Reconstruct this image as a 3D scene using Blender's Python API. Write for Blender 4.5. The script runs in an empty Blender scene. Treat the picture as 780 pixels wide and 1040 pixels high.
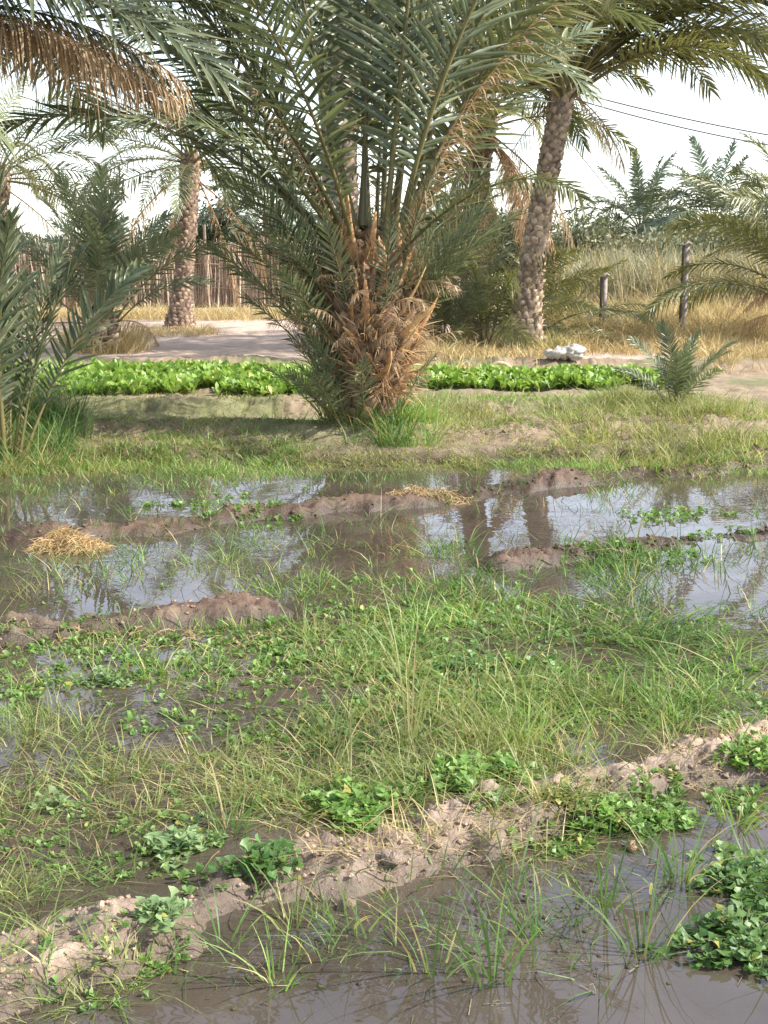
import bpy, math, random
import numpy as np
from mathutils import Vector
R = math.radians
random.seed(7)
rng = np.random.default_rng(7)

# ------------------------------------------------------------------ camera, world, sun, exposure
scene = bpy.context.scene
CAM_Z = 1.5
PITCH = math.atan(258 / 1300)
cam_d = bpy.data.cameras.new("camera")
cam = bpy.data.objects.new("camera", cam_d)
scene.collection.objects.link(cam)
cam.location = (0, 0, CAM_Z)
cam.rotation_euler = (math.pi / 2 - PITCH, 0, 0)
cam_d.sensor_fit = 'VERTICAL'
cam_d.sensor_height = 36
cam_d.lens = 36 * 1300 / 1040
cam_d.clip_start = 0.05
cam_d.clip_end = 3000
scene.camera = cam

SUN_AZ, SUN_EL = 97, 42          # clockwise from straight ahead, above the horizon
world = bpy.data.worlds.new("World")
scene.world = world
world.use_nodes = True
wn = world.node_tree
wn.nodes.clear()
sky = wn.nodes.new("ShaderNodeTexSky")
sky.sky_type = 'NISHITA'
sky.sun_disc = False
sky.sun_elevation = R(SUN_EL)
sky.sun_rotation = R(SUN_AZ)
sky.air_density = 1.0
sky.dust_density = 0.7
sky.ozone_density = 1.0
bg = wn.nodes.new("ShaderNodeBackground")
bg.inputs[1].default_value = 0.15
wo = wn.nodes.new("ShaderNodeOutputWorld")
hs = wn.nodes.new("ShaderNodeHueSaturation")        # dusty, washed-out air
hs.inputs['Saturation'].default_value = 0.5
hs.inputs['Value'].default_value = 1.12
wn.links.new(sky.outputs[0], hs.inputs['Color'])
wn.links.new(hs.outputs[0], bg.inputs[0])
wn.links.new(bg.outputs[0], wo.inputs[0])
sun_d = bpy.data.lights.new("sun", 'SUN')
sun_d.energy = 4.3
sun_d.angle = R(0.6)
sun_d.color = (1.0, 0.93, 0.84)
sun = bpy.data.objects.new("sun", sun_d)
scene.collection.objects.link(sun)
sv = Vector((math.sin(R(SUN_AZ)) * math.cos(R(SUN_EL)), math.cos(R(SUN_AZ)) * math.cos(R(SUN_EL)), math.sin(R(SUN_EL))))
sun.rotation_euler = sv.to_track_quat('Z', 'Y').to_euler()
sun.location = (20, 10, 30)
scene.view_settings.view_transform = 'Standard'
scene.view_settings.look = 'None'
scene.view_settings.gamma = 1
scene.view_settings.exposure = 1.15
scene.cycles.max_bounces = 6
scene.cycles.transparent_max_bounces = 8
scene.cycles.use_denoising = True

# ------------------------------------------------------------------ helpers
C = scene.collection
CP, SP = math.cos(PITCH), math.sin(PITCH)
def G(px, py, z=0.0):
    """photo pixel -> point of the ground (arrays allowed)"""
    px = np.asarray(px, float); py = np.asarray(py, float)
    a = (px - 390) / 1300; b = (520 - py) / 1300
    dy = CP + b * SP; dz = -SP + b * CP
    t = (z - CAM_Z) / dz
    return a * t, dy * t
def at_depth(px, py, Y):
    a = (px - 390) / 1300; b = (520 - py) / 1300
    t = Y / (CP + b * SP)
    return (a * t, Y, CAM_Z + t * (-SP + b * CP))

def _hash(ix, iy, s):
    n = (ix * 374761393 + iy * 668265263 + s * 974634777) & 0x7fffffff
    n = ((n ^ (n >> 13)) * 1274126177) & 0x7fffffff
    return ((n ^ (n >> 16)) & 0xffff) / 65535.0
def vnoise(x, y, f, s=0):
    x = np.asarray(x, float) * f; y = np.asarray(y, float) * f
    ix = np.floor(x).astype(np.int64); iy = np.floor(y).astype(np.int64)
    fx = x - ix; fy = y - iy
    fx = fx * fx * (3 - 2 * fx); fy = fy * fy * (3 - 2 * fy)
    a = _hash(ix, iy, s); b = _hash(ix + 1, iy, s); c = _hash(ix, iy + 1, s); d = _hash(ix + 1, iy + 1, s)
    return (a * (1 - fx) + b * fx) * (1 - fy) + (c * (1 - fx) + d * fx) * fy
def fbm(x, y, f, o=4, s=0):
    r = 0; a = 0.5; t = 0
    for k in range(o):
        r = r + a * vnoise(x + 17.3 * k, y - 9.1 * k, f * 2.03 ** k, s + k); t += a; a *= 0.5
    return r / t
def worley(x, y, f, s=0):
    x = np.asarray(x, float) * f; y = np.asarray(y, float) * f
    ix = np.floor(x).astype(np.int64); iy = np.floor(y).astype(np.int64)
    best = np.full(x.shape, 9.0)
    for dx in (-1, 0, 1):
        for dy in (-1, 0, 1):
            jx = ix + dx; jy = iy + dy
            cx = jx + _hash(jx, jy, s); cy = jy + _hash(jx, jy, s + 5)
            best = np.minimum(best, (x - cx) ** 2 + (y - cy) ** 2)
    return np.sqrt(best)
def sstep(a, b, x):
    t = np.clip((x - a) / (b - a), 0, 1)
    return t * t * (3 - 2 * t)

class MB:
    def __init__(s): s.V = []; s.Q = []; s.T = []; s.Cc = []; s.n = 0
    def add(s, v, q=None, t=None, c=(0.5, 0.5, 0.5)):
        v = np.asarray(v, float).reshape(-1, 3)
        c = np.asarray(c, float)
        if c.ndim == 1: c = np.broadcast_to(c, (len(v), 3))
        s.V.append(v); s.Cc.append(c.reshape(-1, 3))
        if q is not None and len(q): s.Q.append(np.asarray(q) + s.n)
        if t is not None and len(t): s.T.append(np.asarray(t) + s.n)
        s.n += len(v)
    def mesh(s, name, mat, smooth=True):
        me = bpy.data.meshes.new(name)
        V = np.concatenate(s.V); Cc = np.concatenate(s.Cc)
        Q = np.concatenate(s.Q) if s.Q else np.zeros((0, 4), int)
        T = np.concatenate(s.T) if s.T else np.zeros((0, 3), int)
        me.vertices.add(len(V)); me.vertices.foreach_set('co', V.astype(np.float32).ravel())
        li = np.concatenate([Q.ravel(), T.ravel()]).astype(np.int32)
        me.loops.add(len(li)); me.loops.foreach_set('vertex_index', li)
        me.polygons.add(len(Q) + len(T))
        st = np.concatenate([np.arange(len(Q)) * 4, len(Q) * 4 + np.arange(len(T)) * 3]).astype(np.int32)
        me.polygons.foreach_set('loop_start', st)
        me.update(calc_edges=True)
        if smooth: me.polygons.foreach_set('use_smooth', np.ones(len(Q) + len(T), bool))
        at = me.color_attributes.new('Col', 'FLOAT_COLOR', 'POINT')
        at.data.foreach_set('color', np.concatenate([Cc, np.ones((len(Cc), 1))], 1).astype(np.float32).ravel())
        me.materials.append(mat)
        return me
    def build(s, name, mat, parent=None, smooth=True):
        return link(name, s.mesh(name, mat, smooth), parent)
def link(name, me, parent=None):
    o = bpy.data.objects.new(name, me); C.objects.link(o)
    if parent is not None: o.parent = parent
    return o
def tag(o, label=None, cat=None, group=None, kind=None):
    if label: o['label'] = label
    if cat: o['category'] = cat
    if group: o['group'] = group
    if kind: o['kind'] = kind
    return o
def empty(name, loc):
    o = bpy.data.objects.new(name, None); o.location = loc; o.empty_display_size = 0.2
    C.objects.link(o); return o

def nrm(a): return a / np.maximum(np.linalg.norm(a, axis=-1, keepdims=True), 1e-9)
def ribbons(mb, P, W, col):
    """P (N,K,3) centre lines, W (N,K,3) half-width vectors, col (N,3)|(N,K,3)"""
    N, K, _ = P.shape
    v = np.stack([P - W, P + W], 2).reshape(N * K * 2, 3)
    b = (np.arange(N) * K * 2)[:, None, None]; k = (np.arange(K - 1) * 2)[None, :, None]
    q = (b + k + np.array([0, 1, 3, 2])[None, None, :]).reshape(-1, 4)
    col = np.asarray(col, float)
    if col.ndim == 1: col = np.broadcast_to(col, (N, 3))
    if col.ndim == 2: col = np.broadcast_to(col[:, None, :], (N, K, 3))
    mb.add(v, q, c=np.repeat(col, 2, axis=1).reshape(-1, 3))
def folded(mb, P, W, U, col):
    """V-folded leaves: centre line dropped by U"""
    N, K, _ = P.shape
    v = np.stack([P - W + U, P, P + W + U], 2).reshape(N * K * 3, 3)
    b = (np.arange(N) * K * 3)[:, None, None]; k = (np.arange(K - 1) * 3)[None, :, None]
    q = np.concatenate([(b + k + np.array([0, 1, 4, 3])).reshape(-1, 4), (b + k + np.array([1, 2, 5, 4])).reshape(-1, 4)])
    col = np.asarray(col, float)
    if col.ndim == 1: col = np.broadcast_to(col, (N, 3))
    if col.ndim == 2: col = np.broadcast_to(col[:, None, :], (N, K, 3))
    mb.add(v, q, c=np.repeat(col, 3, axis=1).reshape(-1, 3))
def tubes(mb, P, r, sides=5, col=(0.3, 0.25, 0.2), cap=True, flat=1.0):
    P = np.asarray(P, float)
    if P.ndim == 2: P = P[None]; r = np.asarray(r, float)[None]
    N, K, _ = P.shape
    T = nrm(np.gradient(P, axis=1))
    ref = np.where(np.abs(T[..., 2:3]) < 0.9, np.array([0, 0, 1.0]), np.array([0, 1.0, 0]))
    ref = np.broadcast_to(ref[:, :1], T.shape)
    A = nrm(np.cross(T, ref)); B = np.cross(T, A)
    th = np.arange(sides) * 2 * math.pi / sides
    v = P[:, :, None] + r[..., None, None] * (A[:, :, None] * np.cos(th)[None, None, :, None] + flat * B[:, :, None] * np.sin(th)[None, None, :, None])
    b = (np.arange(N) * K * sides)[:, None, None, None]; k = (np.arange(K - 1) * sides)[None, :, None, None]
    j = np.arange(sides); j2 = (j + 1) % sides
    f = np.stack([j, j2, j2 + sides, j + sides], 1)[None, None]
    q = (b + k + f).reshape(-1, 4)
    col = np.asarray(col, float)
    if col.ndim == 1: col = np.broadcast_to(col, (N, 3))
    if col.ndim == 2: col = np.broadcast_to(col[:, None, :], (N, K, 3))
    c = np.repeat(col.reshape(-1, 3), sides, axis=0)
    mb.add(v.reshape(-1, 3), q, c=c)

# ------------------------------------------------------------------ materials
def attr_mat(name, rough=0.6, trans=0.0, noise_scale=8.0, noise_amt=0.25, bump=0.0, bump_scale=60.0, spec=0.5, objrand=0.0, tcol=(1.0, 1.0, 0.6)):
    m = bpy.data.materials.new(name); m.use_nodes = True
    nt = m.node_tree; N = nt.nodes; L = nt.links
    p = N['Principled BSDF']; out = N['Material Output']
    a = N.new('ShaderNodeAttribute'); a.attribute_name = 'Col'
    geo = N.new('ShaderNodeNewGeometry')
    nz = N.new('ShaderNodeTexNoise'); nz.inputs['Scale'].default_value = noise_scale; nz.inputs['Detail'].default_value = 4
    L.new(geo.outputs['Position'], nz.inputs['Vector'])
    mr = N.new('ShaderNodeMapRange'); mr.inputs['From Min'].default_value = 0.3; mr.inputs['From Max'].default_value = 0.7
    mr.inputs['To Min'].default_value = 1 - noise_amt; mr.inputs['To Max'].default_value = 1 + noise_amt
    L.new(nz.outputs[0], mr.inputs['Value'])
    fac = mr.outputs[0]
    if objrand:
        oi = N.new('ShaderNodeObjectInfo')
        m2 = N.new('ShaderNodeMapRange'); m2.inputs['To Min'].default_value = 1 - objrand; m2.inputs['To Max'].default_value = 1 + objrand
        L.new(oi.outputs['Random'], m2.inputs['Value'])
        mu = N.new('ShaderNodeMath'); mu.operation = 'MULTIPLY'
        L.new(fac, mu.inputs[0]); L.new(m2.outputs[0], mu.inputs[1]); fac = mu.outputs[0]
    vm = N.new('ShaderNodeVectorMath'); vm.operation = 'SCALE'
    L.new(a.outputs['Color'], vm.inputs[0]); L.new(fac, vm.inputs['Scale'])
    L.new(vm.outputs[0], p.inputs['Base Color'])
    p.inputs['Roughness'].default_value = rough
    p.inputs['Specular IOR Level'].default_value = spec
    if bump:
        n2 = N.new('ShaderNodeTexNoise'); n2.inputs['Scale'].default_value = bump_scale; n2.inputs['Detail'].default_value = 5
        L.new(geo.outputs['Position'], n2.inputs['Vector'])
        b = N.new('ShaderNodeBump'); b.inputs['Strength'].default_value = bump; b.inputs['Distance'].default_value = 0.02
        L.new(n2.outputs[0], b.inputs['Height']); L.new(b.outputs[0], p.inputs['Normal'])
    if trans:
        t = N.new('ShaderNodeBsdfTranslucent')
        vt = N.new('ShaderNodeVectorMath'); vt.operation = 'MULTIPLY'; vt.inputs[1].default_value = [c * 1.5 for c in tcol]
        L.new(vm.outputs[0], vt.inputs[0]); L.new(vt.outputs[0], t.inputs['Color'])
        mx = N.new('ShaderNodeMixShader'); mx.inputs[0].default_value = trans
        L.new(p.outputs[0], mx.inputs[1]); L.new(t.outputs[0], mx.inputs[2]); L.new(mx.outputs[0], out.inputs['Surface'])
    return m
M = {}
M['frond'] = attr_mat('palm leaf', 0.36, 0.24, 3, 0.2, objrand=0.22, spec=0.55)
M['farfrond'] = attr_mat('distant palm leaf', 0.75, 0.15, 3, 0.2, objrand=0.18, spec=0.15)
M['dead'] = attr_mat('dead palm leaf', 0.7, 0.3, 5, 0.25, objrand=0.2, tcol=(1, 0.9, 0.72), spec=0.25)
M['grass'] = attr_mat('grass', 0.5, 0.38, 1.5, 0.22, spec=0.4)
M['weed'] = attr_mat('broad leaf', 0.45, 0.35, 9, 0.2, spec=0.45)
M['straw'] = attr_mat('straw', 0.75, 0.2, 4, 0.25, tcol=(1, 0.9, 0.7), spec=0.2)
M['bark'] = attr_mat('palm bark', 0.85, 0, 14, 0.35, bump=0.6, bump_scale=45, spec=0.2)
M['stub'] = attr_mat('palm leaf base', 0.75, 0, 20, 0.3, bump=0.5, bump_scale=80, spec=0.25)
M['stone'] = attr_mat('stone', 0.85, 0, 12, 0.15, bump=0.5, bump_scale=30, spec=0.3)
M['clod'] = attr_mat('clay clod', 0.9, 0, 25, 0.25, bump=0.8, bump_scale=90, spec=0.2)
M['foliage'] = attr_mat('tree leaves', 0.6, 0.2, 1.2, 0.3, spec=0.3)
M['metal'] = attr_mat('weathered post', 0.7, 0, 15, 0.25, spec=0.3)
M['cable'] = attr_mat('cable', 0.6, 0, 15, 0.1, spec=0.3)
M['wall'] = attr_mat('plaster', 0.85, 0, 4, 0.1, spec=0.2)

def ground_material():
    m = bpy.data.materials.new('earth'); m.use_nodes = True
    nt = m.node_tree; N = nt.nodes; L = nt.links; p = N['Principled BSDF']
    a = N.new('ShaderNodeAttribute'); a.attribute_name = 'Col'
    w = N.new('ShaderNodeAttribute'); w.attribute_name = 'wet'
    g = N.new('ShaderNodeNewGeometry')
    def noise(sc, det=6):
        n = N.new('ShaderNodeTexNoise'); n.inputs['Scale'].default_value = sc; n.inputs['Detail'].default_value = det
        n.inputs['Roughness'].default_value = 0.65
        L.new(g.outputs['Position'], n.inputs['Vector']); return n
    n1 = noise(6); n2 = noise(70); n3 = noise(1.2)
    def mr(o, lo, hi):
        r = N.new('ShaderNodeMapRange'); r.inputs['From Min'].default_value = 0.3; r.inputs['From Max'].default_value = 0.7
        r.inputs['To Min'].default_value = lo; r.inputs['To Max'].default_value = hi; L.new(o, r.inputs['Value']); return r.outputs[0]
    def mul(x, y):
        k = N.new('ShaderNodeMath'); k.operation = 'MULTIPLY'; L.new(x, k.inputs[0]); L.new(y, k.inputs[1]); return k.outputs[0]
    f = mul(mul(mr(n1.outputs[0], 0.75, 1.25), mr(n2.outputs[0], 0.75, 1.25)), mr(n3.outputs[0], 0.88, 1.12))
    v = N.new('ShaderNodeVectorMath'); v.operation = 'SCALE'; L.new(a.outputs['Color'], v.inputs[0]); L.new(f, v.inputs['Scale'])
    L.new(v.outputs[0], p.inputs['Base Color'])
    r = N.new('ShaderNodeMapRange'); r.inputs['To Min'].default_value = 0.95; r.inputs['To Max'].default_value = 0.38
    L.new(w.outputs['Fac'], r.inputs['Value']); L.new(r.outputs[0], p.inputs['Roughness'])
    p.inputs['Specular IOR Level'].default_value = 0.35
    ad = N.new('ShaderNodeMath'); ad.operation = 'MULTIPLY_ADD'; ad.inputs[1].default_value = 0.35
    L.new(n2.outputs[0], ad.inputs[0]); L.new(n1.outputs[0], ad.inputs[2])
    b = N.new('ShaderNodeBump'); b.inputs['Strength'].default_value = 0.7; b.inputs['Distance'].default_value = 0.03
    L.new(ad.outputs[0], b.inputs['Height']); L.new(b.outputs[0], p.inputs['Normal'])
    return m
def water_material():
    m = bpy.data.materials.new('muddy water'); m.use_nodes = True
    nt = m.node_tree; N = nt.nodes; L = nt.links
    N.remove(N['Principled BSDF']); out = N['Material Output']
    g = N.new('ShaderNodeNewGeometry')
    n = N.new('ShaderNodeTexNoise'); n.inputs['Scale'].default_value = 5; n.inputs['Detail'].default_value = 3
    L.new(g.outputs['Position'], n.inputs['Vector'])
    b = N.new('ShaderNodeBump'); b.inputs['Strength'].default_value = 0.10; b.inputs['Distance'].default_value = 0.012
    L.new(n.outputs[0], b.inputs['Height'])
    n2 = N.new('ShaderNodeTexNoise'); n2.inputs['Scale'].default_value = 2.2; n2.inputs['Detail'].default_value = 5
    L.new(g.outputs['Position'], n2.inputs['Vector'])
    cr = N.new('ShaderNodeValToRGB')
    cr.color_ramp.elements[0].position = 0.35; cr.color_ramp.elements[0].color = (0.085, 0.067, 0.052, 1)
    cr.color_ramp.elements[1].position = 0.7; cr.color_ramp.elements[1].color = (0.14, 0.112, 0.09, 1)
    L.new(n2.outputs[0], cr.inputs[0])
    d = N.new('ShaderNodeBsdfDiffuse'); L.new(cr.outputs[0], d.inputs[0])
    t = N.new('ShaderNodeBsdfTransparent'); t.inputs[0].default_value = (0.8, 0.68, 0.52, 1)
    m1 = N.new('ShaderNodeMixShader'); m1.inputs[0].default_value = 0.42
    L.new(d.outputs[0], m1.inputs[1]); L.new(t.outputs[0], m1.inputs[2])
    gl = N.new('ShaderNodeBsdfGlossy'); gl.inputs['Roughness'].default_value = 0.015; gl.inputs['Color'].default_value = (0.95, 0.95, 1, 1)
    L.new(b.outputs[0], gl.inputs['Normal'])
    fr = N.new('ShaderNodeFresnel'); fr.inputs['IOR'].default_value = 1.75
    L.new(b.outputs[0], fr.inputs['Normal'])
    mx = N.new('ShaderNodeMixShader')
    n4 = N.new('ShaderNodeTexNoise'); n4.inputs['Scale'].default_value = 3.3; n4.inputs['Detail'].default_value = 8; n4.inputs['Roughness'].default_value = 0.7
    L.new(g.outputs['Position'], n4.inputs['Vector'])
    r4 = N.new('ShaderNodeMapRange'); r4.inputs['From Min'].default_value = 0.42; r4.inputs['From Max'].default_value = 0.56; r4.inputs['To Min'].default_value = 1.0; r4.inputs['To Max'].default_value = 0.85
    L.new(n4.outputs[0], r4.inputs['Value'])
    mf = N.new('ShaderNodeMath'); mf.operation = 'MULTIPLY'; L.new(fr.outputs[0], mf.inputs[0]); L.new(r4.outputs[0], mf.inputs[1])
    L.new(mf.outputs[0], mx.inputs[0]); L.new(m1.outputs[0], mx.inputs[1]); L.new(gl.outputs[0], mx.inputs[2])
    L.new(mx.outputs[0], out.inputs['Surface'])
    return m

# ------------------------------------------------------------------ ground
def poly(pts):
    a = np.array(pts, float); x, y = G(a[:, 0], a[:, 1]); return np.stack([x, y], 1)
BERMS = [  # pixel polyline, half width m, height m, lumpiness, tone
    (poly([(-260, 1075), (-100, 1025), (20, 990), (130, 950), (240, 915), (360, 882), (470, 850), (560, 820), (640, 797), (720, 778), (850, 757), (1000, 742)]), 0.185, 0.095, 1.35, 'dry'),
    (poly([(-160, 556), (0, 551), (75, 546), (150, 538), (230, 526), (330, 518), (420, 508), (480, 503), (540, 493), (620, 485), (700, 478), (780, 472), (950, 465)]), 0.22, 0.095, 1.0, 'wet'),
    (poly([(505, 572), (580, 566), (640, 556), (700, 548), (780, 540), (900, 534)]), 0.18, 0.08, 1.0, 'wet'),
    (poly([(-120, 650), (0, 645), (90, 638), (180, 630), (265, 622)]), 0.16, 0.055, 1.4, 'mid'),
    (poly([(-200, 452), (0, 450), (150, 449), (300, 452), (480, 452), (660, 448), (780, 446), (980, 445)]), 0.35, 0.09, 0.8, 'mid'),
    (poly([(-200, 428), (60, 426), (200, 426), (320, 424)]), 0.35, 0.10, 0.8, 'mid'),
    (poly([(430, 425), (600, 426), (780, 420), (980, 418)]), 0.35, 0.06, 0.8, 'mid'),
    (poly([(-400, 379), (0, 379), (300, 380), (640, 382), (900, 384)]), 0.5, 0.10, 0.6, 'mid'),
]
POOLS = [(100, 605, 130, 32, .05), (100, 735, 120, 42, .05), (330, 695, 45, 18, .04), (640, 640, 190, 30, .05), (765, 690, 40, 60, .05), (650, 735, 90, 30, .03), (150, 815, 130, 30, .03),
         (640, 525, 150, 22, .04), (380, 560, 130, 22, .04), (240, 498, 110, 14, .04), (625, 469, 22, 5, .14), (560, 960, 330, 90, .04), (760, 830, 120, 30, .06), (350, 1010, 90, 30, .03)]
def segdist(x, y, pl):
    best = np.full(np.shape(x), 1e9)
    for (ax, ay), (bx, by) in zip(pl[:-1], pl[1:]):
        dx, dy = bx - ax, by - ay
        t = np.clip(((x - ax) * dx + (y - ay) * dy) / (dx * dx + dy * dy), 0, 1)
        best = np.minimum(best, np.hypot(x - ax - t * dx, y - ay - t * dy))
    return best
def H(x, y, masks=False):
    x = np.asarray(x, float); y = np.asarray(y, float)
    wob = fbm(x, y, 1.7, 3, 3) - 0.5
    shore = sstep(9.0, 9.9, y + wob * 1.2)
    mid = sstep(3.2, 3.8, y - 0.18 * x) * (1 - sstep(5.2, 5.9, y + wob * 0.8))
    z = -0.055 + 0.040 * mid + shore * 0.14 + 0.03 * sstep(12, 16, y)
    z = z + (fbm(x, y, 1.3, 5, 11) - 0.5) * (0.05 + 0.05 * mid)
    z = z + (fbm(x, y, 9, 3, 31) - 0.5) * 0.018 * (1 - 0.6 * sstep(16, 18, y))
    for (px, py, rx, ry, dep) in POOLS:
        cx, cy = G(px, py); ex, _ = G(px + rx, py); _, ya = G(px, py - ry); _, yb = G(px, py + ry)
        q = ((x - cx) / (ex - cx)) ** 2 + ((y - cy) / ((ya - yb) / 2)) ** 2
        z = z - dep * (1 - sstep(0.5, 1.3, q + wob * 0.8))
    bm = np.zeros(x.shape); dry = np.zeros(x.shape); wetb = np.zeros(x.shape)
    lump = 1 - np.clip(worley(x, y, 9, 5), 0, 1)
    lump2 = 1 - np.clip(worley(x, y, 26, 9), 0, 1)
    lump3 = 1 - np.clip(worley(x + wob * .1, y, 60, 2), 0, 1)
    for pl, hw, hh, lu, tone in BERMS:
        d = segdist(x, y, pl) + (fbm(x, y, 4, 3, 7) - 0.5) * hw * 1.3
        prof = 1 - sstep(hw * 0.25, hw * 1.25, d)
        nn = (lump - 0.45) * 0.012 + (fbm(x, y, 10, 5, 19) - 0.5) * 0.06 + (fbm(x, y, 34, 3, 119) - 0.5) * 0.022 + (lump2 - 0.45) * 0.008 * sstep(.45, .6, fbm(x, y, 3, 2, 8)) + (lump3 - .45) * 0.008
        z = z + prof * (hh * ((0.45 + 1.2 * fbm(x, y, 1.6, 4, 21)) if tone != 'dry' else (0.85 + 0.35 * fbm(x, y, 1.6, 3, 21))) + lu * nn)
        bm = np.maximum(bm, prof)
        if tone == 'dry': dry = np.maximum(dry, prof)
        if tone == 'wet': wetb = np.maximum(wetb, prof)
    # trench with a shaded wall behind the near bank
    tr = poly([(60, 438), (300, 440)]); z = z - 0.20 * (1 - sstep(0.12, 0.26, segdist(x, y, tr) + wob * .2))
    # cultivated strip clods beyond the water
    far = sstep(9.5, 10.5, y) * (1 - sstep(17, 18, y))
    z = z + far * ((fbm(x, y, 7, 4, 29) - 0.5) * 0.07 + (lump2 - .45) * 0.008)
    z = z + sstep(17.5, 30, y) * 0.05 * (fbm(x, y, 0.5, 3, 44) - 0.5) * 2
    if masks: return z, bm, dry, wetb, far
    return z
def GZ(px, py):
    """photo pixel -> point on the real terrain surface"""
    z = 0.0
    for _ in range(4):
        x, y = G(px, py, z); z = H(np.atleast_1d(x), np.atleast_1d(y)).reshape(np.shape(x)) if np.ndim(x) else float(H(np.array([x]), np.array([y]))[0])
    return x, y
def axis_pts(dense, step, ends, grow):
    a = list(np.arange(0, dense, step)); s = step
    while a[-1] < ends: s *= grow; a.append(a[-1] + s)
    return np.array(a)
xp = axis_pts(2.6, 0.011, 600, 1.022)
xs = np.concatenate([-xp[:0:-1], xp])
ys = [-60, -20, -6, -2, 0, 0.8, 1.3, 1.6]
y_ = 1.7
while y_ < 700:
    ys.append(y_); y_ += max(0.009, y_ * (0.0042 if y_ < 12 else 0.012 if y_ < 40 else 0.08))
ys = np.array(ys)
X, Y = np.meshgrid(xs, ys)
Z, bmk, dry, wetb, far = H(X, Y, True)
wet = 1 - sstep(0.02, 0.095, Z + (fbm(X, Y, 8, 3, 50) - 0.5) * 0.05)
sub = sstep(4.9, 5.3, Y) * bmk * (1 - dry) * (Y < 9.2)
wet = np.where(Y > 10, 0, wet); wet = np.maximum(wet, wetb * 0.45)
def mixc(a, b, t): return a * (1 - t[..., None]) + b * t[..., None]
col = np.broadcast_to(np.array([0.20, 0.15, 0.11]), X.shape + (3,)).copy()
col = mixc(col, np.array([0.37, 0.28, 0.215]), dry)
path = sstep(17.5, 18.3, Y + fbm(X, Y, 0.6, 3, 61)) * (1 - sstep(28, 32, Y))
col = mixc(col, np.array([0.25, 0.19, 0.13]), far)
col = mixc(col, np.array([0.13, 0.15, 0.06]), far * sstep(0.42, 0.6, fbm(X, Y, 1.1, 4, 71)) * 0.75)
col = mixc(col, np.array([0.10, 0.075, 0.05]), (1 - sstep(0.15, 0.4, segdist(X, Y, poly([(60, 438), (300, 440)])))) * 0.8)  # trench soil darkened: moist earth, plus the furrow's shadow put into the colour
col = mixc(col, np.array([0.46, 0.35, 0.28]), path)
strw = sstep(0.48, 0.6, fbm(X, Y, 0.7, 4, 77))
col = mixc(col, np.array([0.40, 0.32, 0.18]), path * strw * sstep(0.0, 3.0, X - 1.5) * 0.7)
col = mixc(col, np.array([0.36, 0.29, 0.17]), sstep(28, 34, Y))
col = mixc(col, np.array([0.155, 0.10, 0.07]), sub)
col = mixc(col, col * np.array([0.36, 0.35, 0.34]), wet)
mb = MB()
ny, nx = X.shape
i = np.arange((ny - 1) * (nx - 1)); r0 = i // (nx - 1); c0 = i % (nx - 1); b0 = r0 * nx + c0
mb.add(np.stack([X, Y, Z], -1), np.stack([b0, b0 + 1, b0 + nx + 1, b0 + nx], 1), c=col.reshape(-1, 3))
gm = ground_material()
ground = tag(mb.build('ground', gm), kind='structure')
wa = ground.data.attributes.new('wet', 'FLOAT', 'POINT'); wa.data.foreach_set('value', wet.astype(np.float32).ravel())
mb = MB()
mb.add([(-14, -2, 0), (14, -2, 0), (14, 10.2, 0), (-14, 10.2, 0)], [(0, 1, 2, 3)])
tag(mb.build('water', water_material(), smooth=False), kind='structure')

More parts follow.
